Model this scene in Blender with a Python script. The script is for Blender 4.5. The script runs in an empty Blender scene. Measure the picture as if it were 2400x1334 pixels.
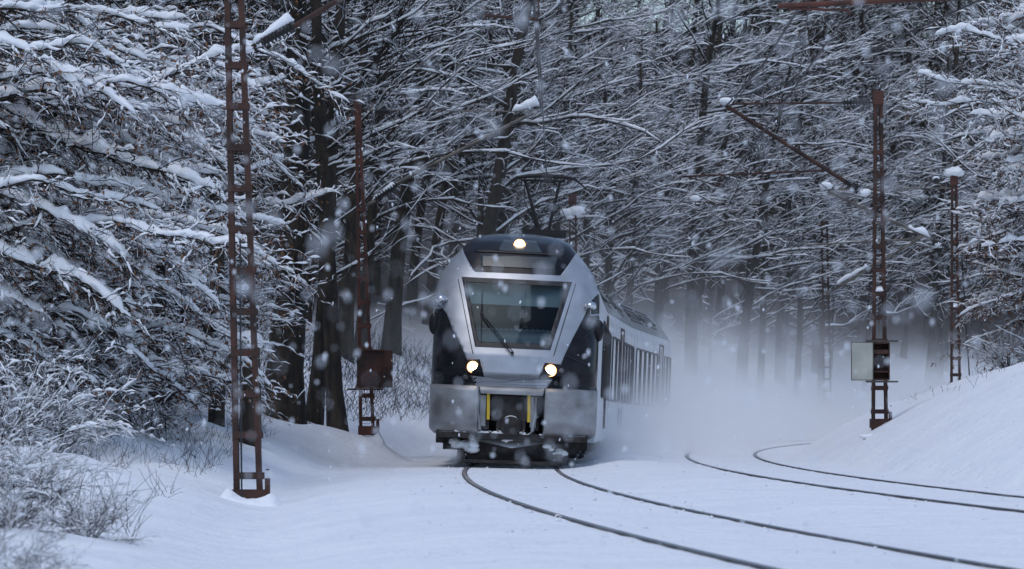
import bpy, bmesh, math, random
import numpy as np
from mathutils import Vector
from mathutils.geometry import tessellate_polygon

S = bpy.context.scene
COL = S.collection
PI = math.pi
# ------------------------------------------------------------------ camera, sky, sun, exposure
CAMH, FPX, HORY = 0.84, 8370.0, 980.0          # lens found by fitting the four rails in the photograph
cam = bpy.data.cameras.new("camera")
camo = bpy.data.objects.new("camera", cam); COL.objects.link(camo)
camo.location = (0, 0, CAMH); camo.rotation_euler = (PI/2, 0, 0)
cam.sensor_width = 36; cam.lens = 36*FPX/2400; cam.shift_y = (HORY-667)/2400
cam.clip_start = 0.5; cam.clip_end = 3000
cam.dof.use_dof = True; cam.dof.focus_distance = 62; cam.dof.aperture_fstop = 5.0; cam.dof.aperture_blades = 7
S.camera = camo
SUN_EL, SUN_AZ = 68.0, 215.0
w = bpy.data.worlds.new("World"); S.world = w; w.use_nodes = True
nt = w.node_tree; bg = nt.nodes["Background"]
sky = nt.nodes.new("ShaderNodeTexSky"); sky.sky_type = 'NISHITA'; sky.sun_disc = False
sky.sun_elevation = math.radians(SUN_EL); sky.sun_rotation = math.radians(SUN_AZ)
sky.air_density = 1.0; sky.dust_density = 1.0; sky.ozone_density = 0.35
nt.links.new(sky.outputs[0], bg.inputs[0]); bg.inputs[1].default_value = 0.105
sl = bpy.data.lights.new("sun", 'SUN'); sl.energy = 0.5; sl.angle = math.radians(40); sl.color = (1, .985, .97)
so = bpy.data.objects.new("sun", sl); COL.objects.link(so)
az = math.radians(SUN_AZ); el = math.radians(SUN_EL)
so.rotation_euler = Vector((-math.sin(az)*math.cos(el), -math.cos(az)*math.cos(el), -math.sin(el))).to_track_quat('-Z', 'Y').to_euler()
S.view_settings.view_transform = 'Standard'; S.view_settings.look = 'None'
S.view_settings.exposure = 0.72; S.view_settings.gamma = 1.0
S.cycles.volume_bounces = 10; S.cycles.max_bounces = 12; S.cycles.diffuse_bounces = 3; S.cycles.transparent_max_bounces = 12
S.cycles.volume_step_rate = 0.35; S.cycles.volume_max_steps = 256
S.cycles.caustics_reflective = False; S.cycles.caustics_refractive = False

def at(px, py, d):                                # a pixel of the photograph at depth d
    return np.array([(px-1200)*d/FPX, d, CAMH+(HORY-py)*d/FPX])
def al(pts, d): return [at(x, y, d) for x, y in pts]

# ------------------------------------------------------------------ materials
def mat(name, color, rough=.6, metal=0, spec=.5, emit=None, estr=0):
    m = bpy.data.materials.new(name); m.use_nodes = True
    b = m.node_tree.nodes["Principled BSDF"]
    b.inputs['Base Color'].default_value = (*color, 1); b.inputs['Roughness'].default_value = rough
    b.inputs['Metallic'].default_value = metal; b.inputs['Specular IOR Level'].default_value = spec
    if emit: b.inputs['Emission Color'].default_value = (*emit, 1); b.inputs['Emission Strength'].default_value = estr
    return m
def noisy(m, c1, c2, scale=5, detail=5, lo=.4, hi=.6, bump=0, bscale=None, rough=None, stretch=None):
    t = m.node_tree; b = t.nodes["Principled BSDF"]
    tc = t.nodes.new("ShaderNodeTexCoord"); n = t.nodes.new("ShaderNodeTexNoise")
    n.inputs['Scale'].default_value = scale; n.inputs['Detail'].default_value = detail
    src = tc.outputs['Object']
    if stretch:
        mp = t.nodes.new("ShaderNodeMapping"); mp.inputs['Scale'].default_value = stretch
        t.links.new(src, mp.inputs[0]); src = mp.outputs[0]
    t.links.new(src, n.inputs['Vector'])
    r = t.nodes.new("ShaderNodeValToRGB"); r.color_ramp.elements[0].position = lo; r.color_ramp.elements[1].position = hi
    r.color_ramp.elements[0].color = (*c1, 1); r.color_ramp.elements[1].color = (*c2, 1)
    t.links.new(n.outputs['Fac'], r.inputs[0]); t.links.new(r.outputs[0], b.inputs['Base Color'])
    if bump:
        n2 = t.nodes.new("ShaderNodeTexNoise"); n2.inputs['Scale'].default_value = bscale or scale; n2.inputs['Detail'].default_value = 6
        t.links.new(src, n2.inputs['Vector'])
        bp = t.nodes.new("ShaderNodeBump"); bp.inputs['Strength'].default_value = bump; bp.inputs['Distance'].default_value = .05
        t.links.new(n2.outputs['Fac'], bp.inputs['Height']); t.links.new(bp.outputs[0], b.inputs['Normal'])
    return m
def add_snow_on_top(m, thr=.5, soft=.2, nscale=6, namp=.5):
    """snow lying on upward faces of a surface"""
    t = m.node_tree; b = t.nodes["Principled BSDF"]
    src = b.inputs['Base Color'].links[0].from_socket if b.inputs['Base Color'].links else None
    g = t.nodes.new("ShaderNodeNewGeometry"); s = t.nodes.new("ShaderNodeSeparateXYZ"); t.links.new(g.outputs['Normal'], s.inputs[0])
    n = t.nodes.new("ShaderNodeTexNoise"); n.inputs['Scale'].default_value = nscale; n.inputs['Detail'].default_value = 4
    tc = t.nodes.new("ShaderNodeTexCoord"); t.links.new(tc.outputs['Object'], n.inputs['Vector'])
    ma = t.nodes.new("ShaderNodeMath"); ma.operation = 'MULTIPLY_ADD'; ma.inputs[1].default_value = namp
    t.links.new(n.outputs['Fac'], ma.inputs[0]); t.links.new(s.outputs['Z'], ma.inputs[2])
    mr = t.nodes.new("ShaderNodeMapRange"); mr.inputs['From Min'].default_value = thr+namp*.5; mr.inputs['From Max'].default_value = thr+soft+namp*.5
    t.links.new(ma.outputs[0], mr.inputs['Value'])
    mx = t.nodes.new("ShaderNodeMix"); mx.data_type = 'RGBA'
    t.links.new(mr.outputs[0], mx.inputs[0])
    if src: t.links.new(src, mx.inputs[6])
    else: mx.inputs[6].default_value = b.inputs['Base Color'].default_value
    mx.inputs[7].default_value = (.8, .82, .85, 1)
    t.links.new(mx.outputs[2], b.inputs['Base Color'])
    return m

M = {}
M['branch_snow'] = mat('branch_snow', (.82, .84, .87), .8)
M['clump_snow'] = noisy(mat('clump_snow', (.82, .84, .87), .85), (.8, .82, .86), (.84, .86, .88), 8, 3, .3, .7, .35, 14)
M['bark'] = add_snow_on_top(noisy(mat('bark', (.05, .045, .04), .95), (.016, .014, .012), (.065, .050, .036), 7, 6, .35, .7, .8, 18, stretch=(1, 1, .25)), .55, .15, 5, .7)
M['twig'] = mat('twig', (.02, .017, .016), .95, 0, .2)
M['leaf'] = noisy(mat('leaf', (.15, .07, .03), .8), (.08, .036, .02), (.22, .10, .045), 3, 2)
M['rust'] = noisy(mat('rust', (.09, .03, .02), .8), (.04, .02, .015), (.115, .038, .025), 3, 6, .35, .65, .3, 25)
M['rust_dark'] = noisy(mat('rust_dark', (.04, .022, .016), .85), (.025, .015, .012), (.075, .032, .022), 3, 6, .35, .65, .3, 25)
M['steel'] = noisy(mat('steel', (.1, .09, .08), .6, .1), (.07, .062, .055), (.16, .14, .12), 4, 4)
M['insulator'] = mat('insulator', (.02, .018, .018), .35)
M['rail'] = noisy(mat('rail', (.05, .04, .04), .6, 0, .3), (.018, .018, .021), (.06, .058, .062), 3, 6)
M['polish'] = mat('polish', (.22, .22, .24), .32, .8)
M['wire'] = mat('wire', (.03, .03, .033), .5, .5)
M['cream'] = noisy(mat('cream', (.42, .42, .36), .6), (.36, .36, .31), (.45, .45, .39), 2.5, 4)
M['concrete'] = add_snow_on_top(noisy(mat('concrete', (.1, .1, .1), .9), (.2, .2, .2), (.32, .32, .32), 5, 6, bump=.4), .5, .1, 4, .4)
M['silver'] = noisy(mat('silver', (.5, .52, .56), .36, .5), (.34, .36, .39), (.43, .45, .49), 2.2, 6, .35, .65)
M['bumper'] = noisy(mat('bumper', (.30, .32, .35), .45, .35), (.15, .145, .14), (.38, .395, .42), 1.9, 9, .3, .7, stretch=(1, 1, 1.6))
M['black'] = noisy(mat('black', (.012, .012, .016), .22, 0, .2), (.009, .009, .012), (.02, .019, .022), 3, 4)
M['black_mat'] = mat('black_mat', (.012, .011, .011), .7)
M['rubber'] = mat('rubber', (.012, .012, .013), .5)
M['under'] = add_snow_on_top(noisy(mat('under', (.02, .018, .017), .8), (.01, .009, .009), (.035, .03, .028), 6, 5), .75, .1, 6, .5)
M['white'] = noisy(mat('white', (.62, .64, .68), .35), (.55, .57, .61), (.66, .68, .72), 1.5, 5)
M['roof'] = noisy(mat('roof', (.16, .17, .18), .6), (.12, .125, .13), (.21, .22, .23), 1.5, 6)
M['winglass'] = mat('winglass', (.34, .37, .42), .07, .75, 1.0)
M['yellow'] = mat('yellow', (.62, .42, .03), .6)
M['display'] = mat('display', (.045, .055, .06), .25)
M['lampglow'] = mat('lampglow', (1, .9, .7), .3, emit=(1, .80, .52), estr=9)
M['lamphalo'] = mat('lamphalo', (1, .7, .4), .3, emit=(1, .42, .14), estr=2.2)  # emissive orange ring, stands in for the glow around each headlamp
M['lampoff'] = mat('lampoff', (.10, .11, .12), .15, .4)
M['blind'] = mat('blind', (.42, .45, .45), .7)
M['dash'] = mat('dash', (.30, .33, .36), .6)
M['cab'] = mat('cab', (.018, .024, .032), .8)
M['skin'] = mat('skin', (.35, .17, .12), .6)
M['jacket'] = mat('jacket', (.03, .04, .07), .8)
M['hair'] = mat('hair', (.03, .02, .015), .7)
M['chrome'] = mat('chrome', (.6, .62, .66), .2, .85)
def glass_mat():
    m = bpy.data.materials.new('windscreen_glass'); m.use_nodes = True; t = m.node_tree
    t.nodes.clear(); o = t.nodes.new("ShaderNodeOutputMaterial")
    tr = t.nodes.new("ShaderNodeBsdfTransparent"); tr.inputs[0].default_value = (.44, .55, .59, 1)
    gl = t.nodes.new("ShaderNodeBsdfGlossy"); gl.inputs['Roughness'].default_value = .04; gl.inputs[0].default_value = (.62, .80, .92, 1)
    fr = t.nodes.new("ShaderNodeFresnel"); fr.inputs[0].default_value = 1.32
    mx = t.nodes.new("ShaderNodeMixShader")
    t.links.new(fr.outputs[0], mx.inputs[0]); t.links.new(tr.outputs[0], mx.inputs[1]); t.links.new(gl.outputs[0], mx.inputs[2])
    t.links.new(mx.outputs[0], o.inputs[0]); return m
M['glass'] = glass_mat()
def ground_mat():
    m = mat('snow_ground', (.8, .82, .86), .75, 0, .3); t = m.node_tree; b = t.nodes["Principled BSDF"]
    g = t.nodes.new("ShaderNodeNewGeometry")
    def noise(sc, det, vec=None):
        n = t.nodes.new("ShaderNodeTexNoise"); n.inputs['Scale'].default_value = sc; n.inputs['Detail'].default_value = det
        t.links.new(vec or g.outputs['Position'], n.inputs['Vector']); return n.outputs['Fac']
    def ramp(src, a, c, ca, cb):
        r = t.nodes.new("ShaderNodeValToRGB"); r.color_ramp.elements[0].position = a; r.color_ramp.elements[1].position = c
        r.color_ramp.elements[0].color = (*ca, 1); r.color_ramp.elements[1].color = (*cb, 1); t.links.new(src, r.inputs[0]); return r.outputs[0]
    base = ramp(noise(.6, 5), .35, .65, (.78, .80, .845), (.83, .85, .88))
    v = t.nodes.new("ShaderNodeTexVoronoi"); v.inputs['Scale'].default_value = 11; t.links.new(g.outputs['Position'], v.inputs['Vector'])
    dots = ramp(v.outputs['Distance'], .07, .12, (1, 1, 1), (0, 0, 0))
    clus = ramp(noise(.9, 3), .5, .62, (0, 0, 0), (1, 1, 1))
    mu = t.nodes.new("ShaderNodeMath"); mu.operation = 'MULTIPLY'; t.links.new(dots, mu.inputs[0]); t.links.new(clus, mu.inputs[1])
    mx = t.nodes.new("ShaderNodeMix"); mx.data_type = 'RGBA'
    t.links.new(mu.outputs[0], mx.inputs[0]); t.links.new(base, mx.inputs[6]); mx.inputs[7].default_value = (.16, .14, .13, 1)
    # shade between the trees, painted dark brown over the upper slope's snow
    sx = t.nodes.new("ShaderNodeSeparateXYZ"); t.links.new(g.outputs['Position'], sx.inputs[0])
    hz = t.nodes.new("ShaderNodeMapRange"); hz.inputs['From Min'].default_value = 2.6; hz.inputs['From Max'].default_value = 5.5; t.links.new(sx.outputs['Z'], hz.inputs['Value'])
    lit = ramp(noise(.9, 6), .24, .34, (0, 0, 0), (1, 1, 1)); m3 = t.nodes.new("ShaderNodeMath"); m3.operation = 'MULTIPLY'
    t.links.new(lit, m3.inputs[0]); t.links.new(hz.outputs[0], m3.inputs[1])
    m4 = t.nodes.new("ShaderNodeMix"); m4.data_type = 'RGBA'; t.links.new(m3.outputs[0], m4.inputs[0]); t.links.new(mx.outputs[2], m4.inputs[6]); m4.inputs[7].default_value = (.035, .026, .022, 1)
    t.links.new(m4.outputs[2], b.inputs['Base Color'])
    ad = t.nodes.new("ShaderNodeMath"); ad.operation = 'MULTIPLY_ADD'; ad.inputs[1].default_value = .35
    t.links.new(noise(14, 6), ad.inputs[0]); t.links.new(noise(2.2, 4), ad.inputs[2])
    bp = t.nodes.new("ShaderNodeBump"); bp.inputs['Strength'].default_value = .9; bp.inputs['Distance'].default_value = .14
    t.links.new(ad.outputs[0], bp.inputs['Height']); t.links.new(bp.outputs[0], b.inputs['Normal'])
    return m
M['ground'] = ground_mat()

# ------------------------------------------------------------------ object helpers
def tag(o, label=None, cat=None, group=None, kind=None):
    if label: o['label'] = label
    if cat: o['category'] = cat
    if group: o['group'] = group
    if kind: o['kind'] = kind
    return o
def empty(name, loc=(0, 0, 0), rot=(0, 0, 0), parent=None):
    o = bpy.data.objects.new(name, None); COL.objects.link(o); o.location = loc; o.rotation_euler = rot
    o.empty_display_size = .2
    if parent: o.parent = parent
    return o
def link(name, me, parent=None):
    o = bpy.data.objects.new(name, me); COL.objects.link(o)
    if parent: o.parent = parent
    return o
class MB:
    """collects pieces (verts, faces of equal length) into one mesh"""
    def __init__(s): s.v = []; s.q = []; s.t = []; s.n = 0
    def add(s, v, f):
        v = np.asarray(v, float).reshape(-1, 3); f = np.asarray(f, int)
        (s.q if f.shape[1] == 4 else s.t).append(f+s.n); s.v.append(v); s.n += len(v)
    def box(s, c, size, ax=None):
        h = np.array(size)/2.; c = np.array(c, float)
        v = np.array([[x, y, z] for x in (-1, 1) for y in (-1, 1) for z in (-1, 1)])*h
        if ax is not None: v = v@np.array(ax)
        s.add(v+c, [[0, 1, 3, 2], [4, 6, 7, 5], [0, 4, 5, 1], [2, 3, 7, 6], [0, 2, 6, 4], [1, 5, 7, 3]])
    def bar(s, a, b, wx, wy, up=(0, 0, 1)):
        a = np.array(a, float); b = np.array(b, float); d = b-a; L = np.linalg.norm(d); d /= L
        u = np.cross(up, d); nu = np.linalg.norm(u)
        u = np.array([1., 0, 0]) if nu < 1e-6 else u/nu
        s.box((a+b)/2, (wx, wy, L), [u, np.cross(d, u), d])
    def tube(s, P, R, sides=8, cap=True):
        P = np.asarray(P, float); k = len(P); R = np.broadcast_to(np.asarray(R, float), (k,))
        v, f = tubes(P[None], R[None], sides); s.add(v, f)
        if cap:
            for e, idx in ((0, 0), (k-1, (k-1)*sides)):
                ring = v[idx:idx+sides]; c = ring.mean(0)
                s.add(np.vstack([ring, c]), [[i, (i+1) % sides, sides] for i in range(sides)])
    def ball(s, c, r, n=8, m=6, scale=(1, 1, 1), jit=0, rng=None):
        th = np.linspace(0, PI, m+1); ph = np.arange(n)*2*PI/n
        v = np.array([[math.sin(a)*math.cos(b), math.sin(a)*math.sin(b), math.cos(a)] for a in th for b in ph])
        rr = r*np.ones(len(v))
        if jit: rr = r*(1+jit*(rng.random(len(v))-.5))
        f = [[i*n+j, (i+1)*n+j, (i+1)*n+(j+1) % n, i*n+(j+1) % n] for i in range(m) for j in range(n)]
        s.add(v*rr[:, None]*np.array(scale)+np.array(c), f)
    def mesh(s, name, mats, smooth=False):
        me = bpy.data.meshes.new(name)
        V = np.vstack(s.v) if s.v else np.zeros((0, 3))
        Q = np.vstack(s.q) if s.q else np.zeros((0, 4), int); T = np.vstack(s.t) if s.t else np.zeros((0, 3), int)
        me.vertices.add(len(V)); me.vertices.foreach_set('co', V.astype(np.float32).ravel())
        nl = Q.size+T.size; me.loops.add(nl); me.loops.foreach_set('vertex_index', np.concatenate([Q.ravel(), T.ravel()]).astype(np.int32))
        npol = len(Q)+len(T); me.polygons.add(npol)
        st = np.concatenate([np.arange(len(Q))*4, Q.size+np.arange(len(T))*3]).astype(np.int32)
        me.polygons.foreach_set('loop_start', st)
        me.polygons.foreach_set('use_smooth', np.full(npol, smooth))
        for m in (mats if isinstance(mats, (list, tuple)) else [mats]): me.materials.append(m)
        me.update(calc_edges=True); me.validate()
        return me
    def build(s, name, mats, parent=None, smooth=False):
        return link(name, s.mesh(name, mats, smooth), parent)
def frames(P):
    """tangents, a horizontal side vector and an up-ish vector along batches of polylines P (n,k,3)"""
    T = np.empty_like(P); T[:, 1:-1] = P[:, 2:]-P[:, :-2]; T[:, 0] = P[:, 1]-P[:, 0]; T[:, -1] = P[:, -1]-P[:, -2]
    T /= np.maximum(np.linalg.norm(T, axis=2, keepdims=True), 1e-9)
    U = np.cross(T, np.array([0, 0, 1.])); nu = np.linalg.norm(U, axis=2, keepdims=True)
    U = np.where(nu < .05, np.array([1., 0, 0]), U/np.maximum(nu, 1e-9))
    U -= T*(U*T).sum(2, keepdims=True); U /= np.maximum(np.linalg.norm(U, axis=2, keepdims=True), 1e-9)
    return T, U, np.cross(U, T)
def grid_faces(n, k, s):
    base = (np.arange(n)[:, None, None]*k+np.arange(k-1)[None, :, None])*s
    j = np.arange(s)[None, None, :]; j2 = (j+1) % s
    return np.stack([base+j, base+j2, base+s+j2, base+s+j], -1).reshape(-1, 4)
def tubes(P, R, sides):
    n, k, _ = P.shape; T, U, V = frames(P)
    a = np.arange(sides)*2*PI/sides
    v = P[:, :, None]+R[:, :, None, None]*(np.cos(a)[None, None, :, None]*U[:, :, None]+np.sin(a)[None, None, :, None]*V[:, :, None])
    return v.reshape(-1, 3), grid_faces(n, k, sides)
def snow_ridge(P, W, H, sides, lift, jit=0, rng=None):
    """a ridge of snow lying on polylines: half-width W, height H, bottom at lift above the axis"""
    n, k, _ = P.shape; T, U, V = frames(P)
    a = np.arange(sides)*2*PI/sides+PI/2
    c = P.copy(); c[:, :, 2] += lift+H*.4
    up = np.array([0, 0, 1.])
    v = c[:, :, None]+(np.cos(a)[None, None, :, None]*(W[:, :, None, None]*U[:, :, None])
                       + np.where(np.sin(a) > 0, np.sin(a), .55*np.sin(a))[None, None, :, None]*H[:, :, None, None]*up*.8)
    if jit:
        j = rng.random((n, k, sides)); j[:, 1:-1] = (j[:, :-2]+2*j[:, 1:-1]+j[:, 2:])/4; v = c[:, :, None]+(v-c[:, :, None])*(1+jit*2*(j-.5))[..., None]
    return v.reshape(-1, 3), grid_faces(n, k, sides)

# ------------------------------------------------------------------ ground
CX, CY, RAD, SP = 350.0, 58.6, 350.0, 4.03          # curve centre, radius of the first track, track spacing
rngT = np.random.default_rng(3)
WAV = [(rngT.normal(size=2), rngT.random()*6.28) for _ in range(24)]
def lump(X, Y, scale, ids):
    z = 0
    for i in ids:
        k, p = WAV[i]; z = z+np.sin((k[0]*X+k[1]*Y)/scale+p)
    return z/len(ids)
def ss(x): x = np.clip(x, 0, 1); return x*x*(3-2*x)
def ground_z(X, Y):
    X = np.asarray(X, float); Y = np.asarray(Y, float)
    rad = np.hypot(X-CX, Y-CY); o = rad-RAD; s = (RAD-SP)-rad
    w1 = np.exp(-(o/1.5)**4); w2 = np.exp(-((o+SP)/1.5)**4)
    z = -.016+(.006*lump(X, Y, .5, range(0, 6))+.024*lump(X, Y, .26, range(10, 18))*(1-.8*np.maximum(w1, w2)))*np.ones_like(X)+w1*(.017*o/.75)+w2*(.027+.017*(o+SP)/.75)
    z = z-(.10*ss((o-1.6)/1.2)+.30*ss((o-2.4)/1.6))*ss((60-Y)/12)
    mid = np.exp(-((o+2.0)/.8)**2)*ss((Y-48)/14)*ss((140-Y)/40)
    z = z+.10*mid+.03*np.exp(-((o+2.0)/.7)**2)
    # outer (left, rear) side
    cap = np.interp(Y, [0, 20, 35, 45, 60, 75, 90, 110, 150, 200, 300, 700], [.2, .3, .6, 1.0, 1.45, 1.8, 3.2, 5, 9.5, 15, 27, 60])
    slope = np.interp(Y, [0, 40, 75, 100], [.35, .4, .5, .62])
    lin = slope*np.maximum(o-3.0, 0); outer = cap*(1-np.exp(-lin/cap))+.05*np.maximum(o-6, 0)
    z = z+outer*ss((o-2.6)/1.5)
    z = z+ss((o-3.5)/3)*((.14+.16*ss((66-Y)/15))*lump(X, Y, .8, range(6, 12))+.13*lump(X, Y, .32, range(12, 18)))
    z = z+.52*np.exp(-((X+3.1)/1.1)**2-((Y-69)/3.0)**2)*ss((o-1.95)/.8)
    # inner (right) bank
    capr = np.interp(Y, [0, 60, 70, 80, 100, 130, 200, 400], [2.9, 2.8, 2.65, 2.0, 1.3, 1.2, 2, 6])
    lr = .62*np.maximum(s-1.75, 0); inner = capr*np.tanh(lr/capr)
    z = z+inner+ss((s-2.6)/3)*(.13*lump(X, Y, 1.1, range(6, 12))+.05*lump(X, Y, .35, range(0, 7)))+.02*np.maximum(s-12, 0)
    return z
def axis(knots):
    out = []
    for (a, b, st) in knots: out.append(np.arange(a, b, st))
    return np.concatenate(out+[np.array([knots[-1][1]])])
gx = axis([(-420, -60, 20), (-60, -16, 1.5), (-16, 20, .11), (20, 50, .6), (50, 110, 4), (110, 460, 20)])
gy = axis([(-60, 8, 4), (8, 60, .22), (60, 120, .3), (120, 240, 1.2), (240, 700, 20)])
GX, GY = np.meshgrid(gx, gy); GZ = ground_z(GX, GY)
g = MB(); nx, ny = len(gx), len(gy); ii = (np.arange(ny-1)[:, None]*nx+np.arange(nx-1)[None]).ravel()
g.add(np.stack([GX, GY, GZ], -1).reshape(-1, 3), np.stack([ii, ii+1, ii+nx+1, ii+nx], -1))
tag(g.build('ground', M['ground'], smooth=True), 'snow-covered ground with banks beside the railway', None, None, 'structure')
gz1 = lambda x, y: float(ground_z(np.array([x]), np.array([y]))[0])

# ------------------------------------------------------------------ rails
def track_pt(off, Y):                                # off > 0: to the right of track one's centre
    r = RAD-off; return CX-math.sqrt(r*r-(Y-CY)**2), Y
def rail(off, zoff, label):
    ys = np.concatenate([np.arange(6, 120, .5), np.arange(120, 232, 2)])
    pts = np.array([[*track_pt(off, y), zoff] for y in ys])
    prof = np.array([(-.036, 0), (.036, 0), (.036, -.035), (.012, -.05), (.012, -.13), (.06, -.15), (-.06, -.15), (-.012, -.13), (-.012, -.05), (-.036, -.035)])
    T, U, V = frames(pts[None])
    v = pts[:, None]+prof[None, :, 0, None]*U[0][:, None]+prof[None, :, 1, None]*np.array([0, 0, 1.])
    m = MB(); m.add(v.reshape(-1, 3), grid_faces(1, len(pts), len(prof)))
    o = m.build('rail', M['rail']); hd = np.array([(-.024, .0015), (.024, .0015), (.024, -.01), (-.024, -.01)])
    v = pts[:, None]+hd[None, :, 0, None]*U[0][:, None]+hd[None, :, 1, None]*np.array([0, 0, 1.]); m = MB(); m.add(v.reshape(-1, 3), grid_faces(1, len(pts), 4)); m.build('polished_top', M['polish'], o)
    return tag(o, label, 'rail', 'railway rails half buried in the snow')
rc = np.random.default_rng(44); m = MB()               # clods of snow thrown aside along the rails
for k in range(620):
    off = [-.75, .75, SP-.75, SP+.75][k % 4]+rc.normal()*.22*(1+2*(rc.random() < .3)); Yc = 17+50*rc.random(); xc = track_pt(off, Yc)[0]; r_ = .006+.016*rc.random()**3
    m.ball((xc, Yc, gz1(xc, Yc)+r_*.3), r_, 6, 4, (1.3, 1.2, .8), .6, rc)
tag(m.build('snow_clods', M['ground'], smooth=True), 'small clods of snow strewn along the rails', None, None, 'stuff')
rail(-.75, .017, 'steel rail in the snow under the left wheels of the train')
rail(.75, -.017, 'steel rail in the snow under the right wheels of the train')
rail(SP-.75, .044, 'outer steel rail of the empty second track in the snow')
rail(SP+.75, .010, 'inner steel rail of the empty second track, nearest the right bank')

# ------------------------------------------------------------------ train
ROLL = math.radians(2.3); TX, TY = -.02, 60.6
train = tag(empty('train', (TX, TY, 0), (0, ROLL, 0)), 'silver and black electric passenger train with lit headlights coming round the snowy curve', 'train')
OUT = np.array([(1.43, .55), (1.43, 2.0), (1.43, 3.0), (1.41, 3.12), (1.33, 3.35), (1.2, 3.55), (1.03, 3.75), (.9, 3.92), (.75, 4.02), (.5, 4.09), (.25, 4.12), (0, 4.13)])
CEN = np.array([0, 2.2])
full = np.vstack([np.array([(0, .5), (1.2, .5)]), OUT, (OUT[:-1]*[-1, 1])[::-1], np.array([(-1.2, .5)])])
dense = np.vstack([full[i]+(full[(i+1) % len(full)]-full[i])*np.linspace(0, 1, 9)[:-1, None] for i in range(len(full))])
ang = np.arctan2(dense[:, 1]-CEN[1], dense[:, 0]-CEN[0]); rr = np.hypot(dense[:, 0], dense[:, 1]-CEN[1]); od = np.argsort(ang)
ANG, RR = ang[od], rr[od]
def rim(a): return np.interp(a, ANG, RR, period=2*PI)
FZ = np.array([(.4, .12), (1.30, .12), (1.42, .24), (1.50, .22), (1.60, .12), (1.9, .2), (2.1, .3), (2.5, .52), (3.15, .98), (3.3, 1.08), (3.55, 1.24), (3.75, 1.38), (3.9, 1.55), (4.03, 1.85), (4.13, 2.5)])
def nose_y(x, z):
    x = np.asarray(x, float); z = np.asarray(z, float)
    rho = np.clip(np.hypot(x, z-CEN[1])/rim(np.arctan2(z-CEN[1], x)), 0, 1)
    zz = np.interp(z, FZ[:, 0], FZ[:, 1])
    sx = np.clip(np.abs(x)/1.44, 0, 1)
    return zz+.30*sx**2+.62*(1-(1-np.clip(rho, 0, .9995)**5)**(1/3.0))
def zt(zx, zy, F=nose_y):                            # enlargement pixel -> train coordinates (x, z) on the nose surface
    px, py = 960+zx/2.223, 520+zy/2.223; y = .3
    for _ in range(6):
        P = at(px, py, TY+y); X, Z = P[0]-TX, P[2]
        x = X*math.cos(ROLL)-Z*math.sin(ROLL); z = X*math.sin(ROLL)+Z*math.cos(ROLL)
        a = math.atan2(z-CEN[1], x); r = math.hypot(x, z-CEN[1]); q = rim(a)*.992
        if r > q: x, z = math.cos(a)*q, CEN[1]+math.sin(a)*q
        y = float(F(x, z))
    return x, z
def surf(x, z, off):
    e = 4e-3; y = nose_y(x, z)
    gxx = (nose_y(x+e, z)-nose_y(x-e, z))/(2*e); gzz = (nose_y(x, z+e)-nose_y(x, z-e))/(2*e)
    n = np.stack([gxx, -np.ones_like(gxx), gzz], -1); n /= np.linalg.norm(n, axis=-1, keepdims=True)
    return np.stack([x, y, z], -1)+n*off
def panel(name, polys, m, parent, off=.008, zoom=True, step=.06, smooth=True, thick=.006):
    polys = [[zt(*p) for p in poly] if zoom else poly for poly in polys]
    bm = bmesh.new(); flat = [Vector((x, 0, z)) for poly in polys for x, z in poly]
    vs = [bm.verts.new(v) for v in flat]
    for t in tessellate_polygon([[Vector((x, z, 0)) for x, z in poly] for poly in polys]):
        try: bm.faces.new([vs[i] for i in t])
        except ValueError: pass
    xs = [v.x for v in flat]; zs = [v.z for v in flat]
    for lo, hi, ax in ((min(xs), max(xs), 0), (min(zs), max(zs), 2)):
        c = lo+step
        while c < hi:
            co = [0, 0, 0]; co[ax] = c; no = [0, 0, 0]; no[ax] = 1
            bmesh.ops.bisect_plane(bm, geom=bm.verts[:]+bm.edges[:]+bm.faces[:], dist=1e-5, plane_co=co, plane_no=no); c += step
    bmesh.ops.remove_doubles(bm, verts=bm.verts, dist=1e-4)
    co = np.array([v.co for v in bm.verts]); new = surf(co[:, 0], co[:, 2], off)
    for v, c in zip(bm.verts, new): v.co = c
    bmesh.ops.recalc_face_normals(bm, faces=bm.faces)
    s = sum((f.normal.y*f.calc_area() for f in bm.faces))
    if s > 0: bmesh.ops.reverse_faces(bm, faces=bm.faces)
    for f in bm.faces: f.smooth = smooth
    me = bpy.data.meshes.new(name); bm.to_mesh(me); bm.free(); me.materials.append(m)
    o = link(name, me, parent)
    if thick:
        md = o.modifiers.new('thickness', 'SOLIDIFY'); md.thickness = thick; md.offset = -1
    return o
def inside(poly, x, z):
    r = np.zeros(x.shape, bool); n = len(poly)
    for i in range(n):
        (x1, z1), (x2, z2) = poly[i], poly[(i+1) % n]
        c = ((z1 > z) != (z2 > z)) & (x < (x2-x1)*(z-z1)/((z2-z1) or 1e-9)+x1); r ^= c
    return r
WIN_OUT = [(273, 290), (845, 317), (733, 670), (342, 652)]
WIN_IN = [(298, 316), (812, 340), (716, 640), (360, 626)]
WIN_CUT = [(285, 303), (829, 328), (725, 655), (351, 639)]
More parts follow.
